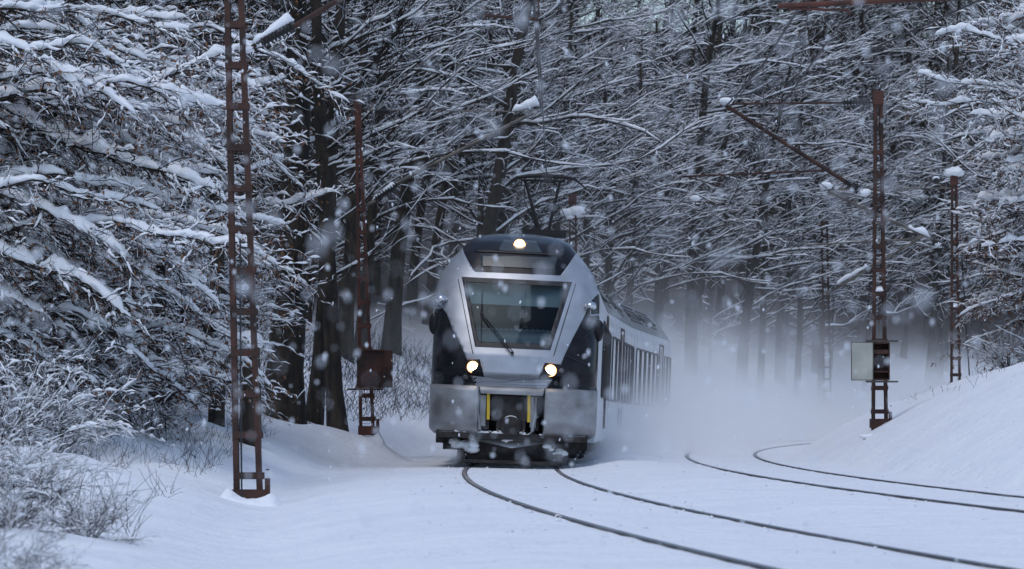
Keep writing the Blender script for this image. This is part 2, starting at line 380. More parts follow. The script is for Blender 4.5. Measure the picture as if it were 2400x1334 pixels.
# nose shell: polar grid over the front outline, open where the windscreen sits
na, nr = 120, 46
aa = np.linspace(-PI, PI, na, endpoint=False)
rho = 1-(1-np.linspace(0, 1, nr))**2.0
A, Rh = np.meshgrid(aa, rho); rm = rim(A)
X = np.cos(A)*rm*Rh; Z = CEN[1]+np.sin(A)*rm*Rh
Y = nose_y(X, Z)
V = np.stack([X, Y, Z], -1)
bridge = V[-1].copy(); bridge[:, 1] = 4.0
V = np.vstack([V.reshape(-1, 3), bridge])
F = []
for i in range(nr-1):
    for j in range(na): F.append([i*na+j, i*na+(j+1) % na, (i+1)*na+(j+1) % na, (i+1)*na+j])
F = np.array(F); cx_ = V[F].mean(1); cut = [zt(*p) for p in WIN_CUT]
F = F[~inside(cut, cx_[:, 0], cx_[:, 2])]
nb = MB(); nb.add(V, F); nose = nb.build('nose', M['black'], train, True)
sb_ = MB(); i0 = (nr-1)*na
sb_.add(V[i0:], [[j, (j+1) % na, na+(j+1) % na, na+j] for j in range(na)])
sb_.build('cab_side', M['silver'], train, True)
MASK = [(270, 118), (285, 165), (310, 215), (342, 262), (785, 282), (820, 235), (850, 190), (880, 147),
        (925, 190), (960, 240), (990, 290), (1012, 335), (1010, 365), (975, 380), (935, 425), (905, 500), (850, 605), (800, 710), (788, 745), (705, 735), (668, 820),
        (530, 826), (388, 806), (365, 717), (300, 720), (270, 650), (225, 560), (195, 480), (150, 420), (118, 380), (120, 340), (135, 290), (165, 230), (200, 180), (240, 140)]
def densify(poly, n=6):
    out = []
    for i in range(len(poly)):
        a = np.array(poly[i]); b = np.array(poly[(i+1) % len(poly)])
        out += [tuple(a+(b-a)*k/n) for k in range(n)]
    return out
panel('silver_mask', [densify(MASK, 3), densify(WIN_CUT, 5)], M['silver'], train, .010)
panel('chin', [densify([(315, 800), (388, 808), (530, 828), (668, 822), (743, 822), (710, 872), (345, 855)], 3)], M['silver'], train, .010)
panel('windscreen_frame', [densify(WIN_OUT, 6), densify(WIN_IN, 6)], M['rubber'], train, .018)
ws = panel('windscreen', [densify([(288, 306), (824, 331), (723, 652), (350, 636)], 4)], M['glass'], train, .012, thick=0)
panel('destination_display', [densify([(368, 172), (768, 190), (755, 248), (375, 232)], 4)], M['display'], train, .012)
panel('display_frame', [densify([(343, 150), (795, 171), (795, 177), (343, 157)], 5)], M['rubber'], train, .016)
hl = panel('headlight', [densify([(490, 95), (655, 101), (692, 163), (460, 150)], 4)], M['display'], train, .010)
def lamp(parent, zx, zy, r, off=.02, halo_w=.024):
    x, z = zt(zx, zy); c = surf(np.array([x]), np.array([z]), off)[0]
    for nm, r0, r1, mt, o2 in (('lamp', 0, r, M['lampglow'], .004), ('lamp_halo', r+.0005, r+halo_w, M['lamphalo'], .0)):
        m = MB(); n = 28; a = np.arange(n)*2*PI/n
        pr = [(r0, -.012 if r0 == 0 else 0), (r1*.6+r0*.4, -.008 if r0 == 0 else 0), (r1, 0), (r1, .05)]
        v = np.array([[q*math.cos(t), d_-o2, q*math.sin(t)] for q, d_ in pr for t in a])+c
        m.add(v, grid_faces(1, len(pr), n)); m.build(nm, mt, parent, True)
lamp(hl, 573, 126, .078)
h1 = panel('headlight', [densify([(286, 722), (362, 719), (385, 805), (314, 797)], 4)], M['black'], train, .013); lamp(h1, 331, 758, .076)
h2 = panel('headlight', [densify([(707, 738), (785, 746), (838, 772), (820, 800), (745, 818), (672, 820)], 4)], M['black'], train, .013); lamp(h2, 733, 777, .078)
x, z = zt(790, 778); c = surf(np.array([x]), np.array([z]), .02)[0]
m = MB(); m.ball(c, .045, 12, 8, (1, .35, 1)); m.build('marker_lamp', M['lampoff'], h2, True)
for seam in ([(252, 300), (256, 300), (333, 690), (328, 690)], [(862, 325), (867, 325), (752, 702), (747, 702)], [(905, 600), (962, 560), (966, 563), (908, 604)], [(820, 700), (940, 752), (940, 756), (818, 704)]):
    panel('panel_seam', [densify(seam, 5)], M['rubber'], train, .0135, thick=0)
# bumper halves and middle flap
def bump_y(x, z):
    sx = np.clip(np.abs(x)/1.445, 0, .9999)
    return -.12+1.15*(1-(1-sx**3.4)**(1/2.4))+.10*np.clip((.85-z)/.3, 0, 1)**2+.05*np.clip((z-1.25)/.1, 0, 1)**2
def bumper(x0, x1, z0, z1, name, wrap):
    n = 36; t = np.linspace(0, 1, n)
    if wrap: xs = x0+(x1-x0)*(1-(1-t)**2.2)
    else: xs = x0+(x1-x0)*t
    zs = np.linspace(z0, z1, 16); XX, ZZ = np.meshgrid(xs, zs); YY = bump_y(XX, ZZ)
    if wrap:
        XX = np.hstack([XX, np.full((16, 1), x1)]); YY = np.hstack([YY, np.full((16, 1), 2.4)]); ZZ = np.hstack([ZZ, ZZ[:, :1]]); n += 1
    tuck = np.clip((z0+.10-ZZ)/.10, 0, 1)**2*.05; XX = XX*(1-tuck)
    m = MB(); i = (np.arange(15)[:, None]*n+np.arange(n-1)[None]).ravel()
    f = np.stack([i, i+1, i+n+1, i+n], -1)
    m.add(np.stack([XX, YY, ZZ], -1).reshape(-1, 3), f if x1 > x0 else f[:, ::-1])
    # top ledge running back to the face
    top = np.stack([XX[-1], YY[-1], ZZ[-1]], -1); back = top.copy(); back[:, 1] = np.maximum(back[:, 1]+.02, nose_y(np.clip(back[:, 0], -1.42, 1.42), np.full(n, 1.42))-.0); back[:, 2] += .035
    j = np.arange(n-1); f = np.stack([j, j+1, n+j+1, n+j], -1)
    m.add(np.vstack([top, back]), f if x1 > x0 else f[:, ::-1])
    o = m.build(name, M['bumper'], train, True); md = o.modifiers.new('thickness', 'SOLIDIFY'); md.thickness = .02; md.offset = -1
    return o
bumper(-.60, -1.445, .56, 1.345, 'bumper', True); bumper(.53, 1.445, .56, 1.345, 'bumper', True)
bumper(-.585, .515, 1.235, 1.345, 'bumper_flap', False)
# coupler recess
m = MB(); m.box((-.035, .55, .9), (1.1, .06, .8)); m.box((-.60, .3, .9), (.04, .6, .75)); m.box((.53, .3, .9), (.04, .6, .75)); m.box((-.035, .2, .5), (1.1, .7, .06))
m.build('coupler_recess', M['black_mat'], train)
cp = MB(); cp.box((-.035, .15, 1.0), (.66, .35, .42)); cp.tube([(-.03, .5, .70), (-.03, -.02, .70)], [.26, .25], 24); cp.tube([(-.03, 0, .70), (-.03, -.08, .70)], [.19, .17], 24)
for sx in (-1, 1): cp.box((-.03+sx*.42, .2, .72), (.10, .3, .16)); cp.tube([(-.03+sx*.36, .1, .6), (-.03+sx*.3, -.06, .56), (-.03+sx*.12, -.08, .53)], [.02]*3, 8)
cpo = cp.build('coupler', M['under'], train)
m = MB(); a_ = np.linspace(PI*1.08, PI*1.92, 12); m.tube([(-.03+.24*math.cos(t), -.05, .70+.20*math.sin(t)) for t in a_], .016, 6); m.build('coupler_ring', M['steel'], cpo)
m = MB(); sg = np.random.default_rng(5)
for q in range(16):
    a = PI*1.1+PI*.8*q/15; m.ball((-.03+.25*math.cos(a)+sg.normal()*.02, -.03, .66+.17*math.sin(a)+sg.normal()*.02), .028+.03*sg.random(), 7, 5, (1.3, .8, .6), .5, sg)
m.build('packed_snow', M['clump_snow'], cpo, True)
for x0, x1, zb in ((-.455, -.405, .80), (.235, .285, .78)):
    m = MB(); pts = [(x0+.0, 1.235), (x1, 1.235), (x1+.01, .95), (x1+.012, zb), (x0+.012, zb), (x0+.01, .95)]
    v = [(x, -.04, z) for x, z in pts]+[(x, -.015, z) for x, z in pts]
    m.add(v, [[0, 1, 2, 5], [5, 2, 3, 4], [6, 11, 8, 7], [11, 10, 9, 8], [0, 5, 11, 6], [5, 4, 10, 11], [1, 7, 8, 2], [2, 8, 9, 3]])
    m.build('yellow_strip', M['yellow'], train)
    m = MB(); sx = -1 if x0 < 0 else 1
    m.box((x0+.025+sx*.085, .03, .95), (.10, .06, .52)); m.build('coupler_cheek', M['bumper'], train)
    m = MB(); m.tube([(x0+sx*.13, -.02, 1.2), (x0+sx*.15, -.04, .9), (x0+sx*.10, -.03, .62)], [.03, .035, .03], 8); m.build('brake_hose', M['bumper'], train, True)
# plough and underframe
pl = MB()
out = [(-1.28, .56), (1.30, .56), (1.24, .40), (.98, .22), (.80, .13), (-.72, .10), (-.9, .25), (-1.22, .38)]
v = [(x, .0+.35*abs(x), z) for x, z in out]+[(x, .9+.3*abs(x), z) for x, z in out]
cz = [(0, -.08, .5), (0, -.1, .12)]
n = len(out); pl.add(v, [[i, (i+1) % n, n+(i+1) % n, n+i] for i in range(n)])
pl.add(v[:n]+[(0, -.1, .33)], [[(i+1) % n, i, n] for i in range(n)])
pl.box((0, .5, .52), (2.5, 1.2, .1)); pl.box((-1.22, .45, .48), (.16, .2, .22)); pl.box((1.22, .5, .46), (.14, .2, .26))
plo = pl.build('snow_plough', M['under'], train)
m = MB(); m.box((-.06, -.05, .085), (1.66, .05, .05)); m.box((-.86, .0, .15), (.12, .16, .22)); m.box((.80, .0, .15), (.12, .16, .22)); m.build('rail_guard', M['under'], plo)
sg = np.random.default_rng(8)
def clump(mb, pts, r, n, sq=(1.4, .8, .7)):
    pts = np.array(pts, float)
    for q in range(n):
        t = sg.random()*(len(pts)-1); i = min(int(t), len(pts)-2); c = pts[i]+(pts[i+1]-pts[i])*(t-i)
        mb.ball(c+sg.normal(size=3)*r*.35, r*(.5+.8*sg.random()), 8, 6, sq, .35, sg)
m = MB(); clump(m, [(-1.0, .28, .38), (-.72, .16, .36), (-.68, .12, .25)], .075, 26); m.build('packed_snow', M['clump_snow'], plo, True)
m = MB(); clump(m, [(.55, .1, .42), (.78, .2, .28), (.92, .25, .27)], .05, 24); m.build('packed_snow', M['clump_snow'], plo, True)
m = MB(); clump(m, [(-.95, .1, .585), (-.4, -.02, .575)], .02, 26); m.build('packed_snow', M['clump_snow'], plo, True)
m = MB(); clump(m, [(.45, -.02, .575), (1.0, .15, .575)], .02, 18)
m.build('packed_snow', M['clump_snow'], plo, True)
m = MB()
for q in range(7):
    x = 1.02+.05*sg.random()*4; m.tube([(x, .5, .5), (x+.05, .48, .32), (x-.04, .46, .2), (x+.03, .5, .24)], .022, 6)
m.build('hoses', M['rubber'], plo, True)
for yb in (3.0, 5.6):
    for sx in (-.75, .75):
        m = MB(); m.tube([(sx-.07, yb, .42), (sx+.07, yb, .42)], [.42, .42], 28); m.build('wheel', M['under'], train)
m = MB(); m.box((0, 4.3, .5), (2.0, 3.6, .3)); m.box((0, 13, .45), (2.6, 12, .5)); m.build('underframe', M['black_mat'], train)
# mirrors
for zx, zy, mzx, mzy, sx in ((178, 410, 158, 530, -1), (930, 447, 942, 565, 1)):
    mo = empty('mirror', parent=train)
    x, z = zt(zx, zy); c = surf(np.array([x]), np.array([z]), .06)[0]
    m = MB(); m.ball(c, .105, 16, 10, (1.05, 1.5, .75)); m.tube([c+(0, .1, 0), c+(-.04*sx, .3, 0)], .05, 12); m.build('pod', M['chrome'], mo, True)
    x2 = 1.40*sx if sx > 0 else -1.40; z2 = zt(mzx, mzy)[1]
    e = np.array([x2+.02*sx, c[1]+.05, z2])
    m = MB(); m.tube([c+(0, 0, -.05), c+(0, 0, -.16), (e[0]-.0, e[1], e[2]+.28), e+(0.04*sx, 0, .12)], .011, 8); m.build('bracket', M['chrome'], mo, True)
    m = MB(); m.ball(e, .2, 16, 10, (.5, .4, .95)); m.build('mirror_housing', M['black'], mo, True)
# wiper
def sp(zx, zy, off): x, z = zt(zx, zy); return surf(np.array([x]), np.array([z]), off)[0]
wo = empty('wiper', parent=train)
m = MB(); p0, p1 = sp(535, 692, .06), sp(372, 487, .06)
for dx in (-.018, .018): m.tube([p0+(dx, 0, dx*.6), (p0+p1)/2+(dx, -.02, dx*.6), p1+(dx, 0, dx*.6)], [.009, .008, .006], 8)
m.ball(p0, .03, 10, 8); m.build('wiper_arm', M['black_mat'], wo, True)
m = MB(); m.tube([sp(379, 365, .05), sp(376, 487, .055), sp(375, 636, .05)], [.004, .007, .004], 6); m.build('wiper_blade', M['rubber'], wo, True)
# cab interior
ci = MB()
def iy(zx, zy, back): x, z = zt(zx, zy); return np.array([x, float(nose_y(x, z))+back, z])
q = [iy(290, 308, .10), iy(826, 333, .10), iy(800, 447, .10), iy(318, 424, .10)]
m = MB(); m.add(q+[v+(0, .01, 0) for v in q], [[0, 1, 2, 3], [4, 7, 6, 5], [3, 2, 6, 7]]); m.build('sun_blind', M['blind'], train)
q = [iy(325, 556, .75), iy(765, 574, .75), iy(728, 660, .08), iy(345, 642, .08)]
m = MB(); m.add(q, [[0, 1, 2, 3]]); v0 = np.array(q); m.box((v0[0]+v0[1])/2+(0, .05, .01), (1.5, .06, .05))
for k in range(16):
    c = v0[0]+(v0[1]-v0[0])*(k+.5)/16; m.box(c+(0, -.03, .03), (.04, .02, .03))
q2 = [iy(505, 618, .2), iy(575, 622, .2)]; m.box((q2[0]+q2[1])/2, (.3, .12, .12)); m.build('dashboard', M['dash'], train)
m = MB(); m.box((0, 3.0, 2.2), (2.4, .06, 2.4)); m.box((0, 2.0, 1.55), (2.5, 2.2, .06)); m.box((-1.22, 2.4, 2.3), (.05, 1.4, 1.6)); m.box((1.22, 2.4, 2.3), (.05, 1.4, 1.6)); m.build('cab_interior', M['cab'], train)
m = MB(); sxc, szc = zt(605, 490); m.box((sxc, 2.05, 2.15), (.5, .14, .8)); m.box((sxc, 1.8, 1.8), (.5, .5, .14)); m.build('driver_seat', M['black_mat'], train)
# roof equipment over the cab
m = MB(); m.box((-.05, 9.6, 4.15), (1.7, 2.2, .10)); m.box((-.25, 9.0, 4.27), (.5, .5, .14)); m.box((.25, 9.3, 4.25), (.45, .6, .12)); m.box((.0, 12.5, 4.2), (1.3, 2.4, .1))
m.build('roof_equipment', M['black_mat'], train)
# pantograph
def tl(P): P = np.array(P)-np.array([TX, TY, 0]); return np.array([P[0]*math.cos(ROLL)-P[2]*math.sin(ROLL), P[1], P[0]*math.sin(ROLL)+P[2]*math.cos(ROLL)])
def tp(px, py, d): return tl(at(px, py, d))
pa = empty('pantograph', parent=train)
m = MB(); dP = 73
m.tube([tp(1265, 548, dP), tp(1231, 424, dP)], [.045, .03], 8); m.tube([tp(1284, 548, dP), tp(1313, 424, dP)], [.035, .025], 8)
m.tube([tp(1262, 545, dP+.1), tp(1229, 470, dP+.1), tp(1230, 430, dP+.1)], .012, 6); m.box(tp(1275, 548, dP), (.9, 1.2, .1)); m.tube([tp(1236, 430, dP), tp(1255, 424, dP)], .015, 6); m.tube([tp(1306, 434, dP), tp(1288, 424, dP)], .015, 6)
m.build('pantograph_arm', M['black_mat'], pa)
m = MB()
for dy in (-.22, .22):
    m.tube([tp(1185, 438, dP+dy), tp(1196, 424, dP+dy), tp(1212, 415, dP+dy), tp(1240, 412.5, dP+dy), tp(1275, 412, dP+dy), tp(1318, 415, dP+dy), tp(1345, 419, dP+dy), tp(1362, 432, dP+dy), tp(1376, 446, dP+dy)], [.016, .018, .026, .042, .045, .042, .026, .018, .014], 8)
for px in (1222, 1255, 1300, 1322): m.tube([tp(px, 415, dP-.22), tp(px, 422, dP), tp(px, 415, dP+.22)], .018, 6)
m.tube([tp(1222, 422, dP), tp(1325, 425, dP)], .03, 6); m.box(tp(1284, 424, dP), (.18, .1, .08))
m.build('pantograph_head', M['black_mat'], pa)
# car bodies following the curve
sec = np.vstack([OUT, (OUT[:-1]*[-1, 1])[::-1]])
WALLTOP = 3.30
def section_part(lo):                                # walls below / roof above
    R_ = [(x, z) for x, z in OUT]
    zi = np.array([z for _, z in R_]); xi = np.array([x for x, _ in R_])
    order = np.argsort(zi); xw = np.interp(WALLTOP, zi[order], xi[order])
    if lo: return [(1.40, .45), (1.43, .6), (1.43, 2.0), (1.43, 3.0), (1.41, 3.12), (xw, WALLTOP)]
    return [(xw+.012, WALLTOP+.004)]+[(x, z) for x, z in R_ if z > WALLTOP]
def curve_local(yl, off=0):                          # point of the curve in the train's frame (yaw only along the chord)
    x, y = track_pt(off, TY+yl); return x-TX
def car(y0, y1, wins, doors, tail=0):
    cx0, cx1 = curve_local(y0), curve_local(y1); L = math.hypot(y1-y0, cx1-cx0)
    c = empty('car', (cx0, y0, 0), (0, 0, -math.atan2(cx1-cx0, y1-y0)), train)
    st = np.array([0, L-tail] if not tail else [0, L-tail, L-tail*.6, L-tail*.25, L]); sc = [1, 1] if not tail else [1, 1, .98, .93, .84]
    def ext(prof, name, m_, close=False):
        m = MB(); n = len(prof); v = []
        for y, s_ in zip(st, sc):
            for x, z in prof: v.append((x*s_, y, 1.0+(z-1.0)*(s_ if z > 1 else 1)))
        f = [[i*n+j, i*n+j+1, (i+1)*n+j+1, (i+1)*n+j] for i in range(len(st)-1) for j in range(n-1)]
        m.add(v, f); return m
    lo = section_part(True); hi = section_part(False)
    m = ext(lo, '', None)
    m2 = ext([(-x, z) for x, z in lo][::-1], '', None); m.add(np.vstack(m2.v), np.vstack(m2.q))
    # end walls
    for y, s_ in ((0, 1), (L, sc[-1])):
        pr = [(x*s_, 1+(z-1)*(s_ if z > 1 else 1)) for x, z in lo]; w_ = []
        for x, z in pr: w_ += [(-x, y, z), (x, y, z)]
        m.add(w_, [[2*i, 2*i+1, 2*i+3, 2*i+2] for i in range(len(pr)-1)])
    m.build('car_body', M['white'], c)
    m = ext(hi+[(-x, z) for x, z in hi[:-1]][::-1], '', None)
    for y, s_ in ((0.0, 1), (L, sc[-1])):
        pr = [(x*s_, 1+(z-1)*s_) for x, z in hi]; w_ = []
        for x, z in pr: w_ += [(-x, y, z), (x, y, z)]
        m.add(w_, [[2*i, 2*i+1, 2*i+3, 2*i+2] for i in range(len(pr)-1)])
    m.build('roof', M['roof'], c, False)
    m = MB(); m.box((0, L/2, .38), (2.5, L*.9, .3)); m.build('underframe', M['black_mat'], c)
    for sx in (1, -1):
        for (a, b, z0, z1, kind) in wins+doors:
            nm = 'window' if kind == 0 else 'door'
            m = MB(); xw = 1.433*sx
            if kind == 0:
                rr_ = .12; pts = []
                for (yy, zz, a0) in ((b-rr_, z1-rr_, 0), (a+rr_, z1-rr_, 90), (a+rr_, z0+rr_, 180), (b-rr_, z0+rr_, 270)):
                    for t in (0, 30, 60, 90): pts.append((yy+rr_*math.cos(math.radians(a0+t)), zz+rr_*math.sin(math.radians(a0+t))))
                n = len(pts); cy_, cz_ = (a+b)/2, (z0+z1)/2
                big = [(cy_+(y-cy_)*(1+.10/(b-a)), cz_+(z-cz_)*1.06) for y, z in pts]
                m.add([(xw, y, z) for y, z in big]+[(xw+.03*sx, y, z) for y, z in big]+[(xw+.03*sx, y, z) for y, z in pts]+[(xw+.004*sx, y, z) for y, z in pts],
                      [[r*n+j, r*n+(j+1) % n, (r+1)*n+(j+1) % n, (r+1)*n+j] for r in range(3) for j in range(n)])
                m.build('window_frame', M['rubber'], c)
                m = MB(); m.add([(xw+.006*sx, y, z) for y, z in pts]+[(xw+.006*sx, cy_, cz_)], [[j, (j+1) % n, n] for j in range(n)]); m.build('window', M['winglass'], c)
            else:
                for yy in (a, b): m.box((xw+.012*sx, yy, (z0+z1)/2), (.03, .07, z1-z0))
                m.box((xw+.012*sx, (a+b)/2, z1), (.03, b-a, .06)); m.box((xw+.006*sx, (a+b)/2, (z0+z1)/2-.05), (.012, .04, z1-z0-.1))
                m.build('door', M['rust_dark'], c)
    return c, L
W0, W1 = 1.35, 2.75
car(4.0, 19.6, [(4.5, 6.6, W0, W1, 0), (7.2, 8.6, W0, W1, 0), (11.2, 13, W0, W1, 0), (13.6, 15.4, W0, W1, 0), (16, 17.8, W0, W1, 0)], [(9.2, 10.6, .7, 3.0, 1)])
cB, _ = car(20.2, 31.6, [(.7, 2.4, W0, W1, 0), (2.6, 3.9, W0, W1, 0), (6.0, 7.2, W0, W1, 0), (7.4, 8.6, W0, W1, 0), (8.8, 10.0, W0, W1, 0), (10.2, 11.0, W0, W1, 0)], [(4.3, 5.6, .7, 3.05, 1)])
cC, LC = car(31.9, 46.2, [(.5, 1.7, W0, W1, 0), (2.0, 3.2, W0, W1, 0), (3.5, 4.7, W0, W1, 0), (5.0, 6.2, W0, W1, 0), (6.5, 7.6, W0, W1, 0), (10.2, 11.2, W0, W1, 0), (11.5, 12.5, W0, W1, 0)], [(8.2, 9.5, .7, 3.05, 1)], tail=1.6)
m = MB(); pr = [(x*.9, z*.97) for x, z in OUT]; 
for ya, yb in ((19.55, 20.25), (31.5, 31.95)):
    cx_ = curve_local((ya+yb)/2)
    v = [(cx_+sx*x, y, z) for y in (ya, yb) for sx, P_ in ((1, pr), (-1, pr[::-1])) for x, z in P_]; n = len(v)//2
    m.add(v, [[j, (j+1) % n, n+(j+1) % n, n+j] for j in range(n)])
m.build('gangway', M['black_mat'], train)
# roof louvres on the rear cars: laid on the right roof slope
for c, spec in ((cB, [(2.0, 3.4), (6.5, 9.5)]), (cC, [(1.0, 4.6), (5.8, 9.6)])):
    for a, b in spec:
        m = MB()
        for k in range(5):
            x0 = 1.22-.075*k; z0 = np.interp(-x0, -OUT[3:, 0], OUT[3:, 1])
            m.box((x0, (a+b)/2, z0+.012), (.03, b-a, .03))
        m.box((1.07, a, 3.72), (.32, .04, .04), [[.77, 0, -.64], [0, 1, 0], [.64, 0, .77]]); m.box((1.07, b, 3.72), (.32, .04, .04), [[.77, 0, -.64], [0, 1, 0], [.64, 0, .77]])
        m.build('roof_louvre', M['black_mat'], c)
# cab side details: door edge lines, handle recess
for sx in (1, -1):
    m = MB(); m.box((1.436*sx, 3.35, 2.2), (.012, .05, .95)); m.box((1.436*sx, 3.1, 1.7), (.01, .02, 2.1)); m.box((1.436*sx, 3.75, 1.7), (.01, .02, 2.1)); m.build('cab_door', M['black_mat'], train)

# driver (seen faintly behind the windscreen)
dm = MB()
hx, hz = sxc, zt(600, 492)[1]
dm.ball((hx, 1.72, hz), .10, 16, 12, (.82, .98, 1.2)); dm.tube([(hx, 1.76, hz-.22), (hx, 1.74, hz-.06)], [.06, .055], 12)
dm.tube([(hx, 1.82, hz-.78), (hx, 1.8, hz-.5), (hx, 1.78, hz-.28), (hx, 1.77, hz-.19)], [.17, .20, .19, .07], 14)
dm.ball((hx, 1.62, hz-.01), .022, 8, 6, (.8, 1.2, 1.4))
for sx in (-1, 1):
    dm.ball((hx+sx*.085, 1.74, hz), .03, 8, 6, (.5, .8, 1.2))
    dm.tube([(hx+sx*.18, 1.78, hz-.26), (hx+sx*.26, 1.70, hz-.52), (hx+sx*.2, 1.45, hz-.6)], [.065, .055, .04], 10)
    dm.ball((hx+sx*.19, 1.40, hz-.6), .045, 10, 8, (.9, 1.4, .6))
person = dm.build('person', M['skin'], None, True); person.rotation_euler = (0, ROLL, 0); person.location = (TX, TY, 0)
md = person.modifiers.new('one_skin', 'REMESH'); md.mode = 'VOXEL'; md.voxel_size = .014; md.use_smooth_shade = True
tag(person, 'driver in a dark jacket seated behind the train windscreen', 'person')
m = MB(); m.tube([(hx, 1.82, hz-.78), (hx, 1.8, hz-.5), (hx, 1.78, hz-.28), (hx, 1.77, hz-.17)], [.185, .215, .205, .085], 18)
for sx in (-1, 1): m.tube([(hx+sx*.16, 1.78, hz-.25), (hx+sx*.26, 1.70, hz-.52), (hx+sx*.205, 1.48, hz-.6)], [.085, .07, .055], 12)
jk = m.build('jacket', M['jacket'], person, True)
m = MB(); m.ball((hx, 1.75, hz+.045), .105, 14, 10, (.86, .98, .95)); m.build('hair', M['hair'], person, True)

# ------------------------------------------------------------------ trees
UP = np.array([0, 0, 1.])
def nrm(v): return v/np.maximum(np.linalg.norm(v, axis=-1, keepdims=True), 1e-9)
def grow(rng, P0, D0, L, k, wander, pull, pw):
    n = len(P0); P = np.empty((n, k, 3)); P[:, 0] = P0; D = nrm(D0.copy()); st = (np.asarray(L)*np.ones(n)/(k-1))[:, None]
    for i in range(1, k):
        D = nrm(D+wander*rng.normal(size=(n, 3))+pw*pull); P[:, i] = P[:, i-1]+D*st
    return P
def spawn(rng, P, R, per, t0, t1, amin, amax, lift=.25, flat=True):
    """start points, directions, radii for children of every branch in P"""
    n, k, _ = P.shape; t = (t0+(t1-t0)*(np.arange(per)[None]+rng.random((n, per)))/per)*(k-1)
    i = np.minimum(t.astype(int), k-2); f = (t-i)[..., None]; r = np.arange(n)[:, None]
    p = P[r, i]*(1-f)+P[r, i+1]*f; d = nrm(P[r, i+1]-P[r, i]); rad = R[r, i]*(1-f[..., 0])+R[r, i+1]*f[..., 0]
    side = np.cross(d, UP); side = nrm(side+1e-6)
    sg = np.where((np.arange(per)[None]+rng.integers(0, 2, (n, 1))) % 2 == 0, 1., -1.)[..., None]
    if flat: perp = nrm(side*sg+UP*(lift+.35*rng.normal(size=sg.shape)))
    else:
        az_ = rng.random((n, per))*2*PI; x2 = np.cross(d, side); perp = np.cos(az_)[..., None]*side+np.sin(az_)[..., None]*x2
    a = (amin+(amax-amin)*rng.random((n, per)))[..., None]
    D = np.cos(a)*d+np.sin(a)*perp
    return p.reshape(-1, 3), D.reshape(-1, 3), rad.reshape(-1), (t/(k-1)).reshape(-1)
def taper(r0, k, end=.25): return r0[:, None]*np.linspace(1, end, k)[None]
def snow_for(rng, P, R, th, wmul, sides, gap=.12, part=1.):
    """snow thickness follows how level the branch lies; lumpy, with gaps"""
    if part < 1: sel = rng.random(len(P)) < part; P, R = P[sel], R[sel]
    T, U, V = frames(P); lev = np.clip(np.hypot(T[..., 0], T[..., 1]), 0, 1)**1.5
    n, k = R.shape
    lum = .55+.9*rng.random((n, k)); lum[rng.random((n, k)) < gap] = .12
    lum[:, 0] *= .5; lum[:, -1] *= .3
    H = th*lev*lum; W = (R*.85+th*wmul)*np.clip(lum*1.25, .15, 1)*(.25+.75*lev)
    return snow_ridge(P, W, H, sides, R*.6)
def pose(P, a): return P
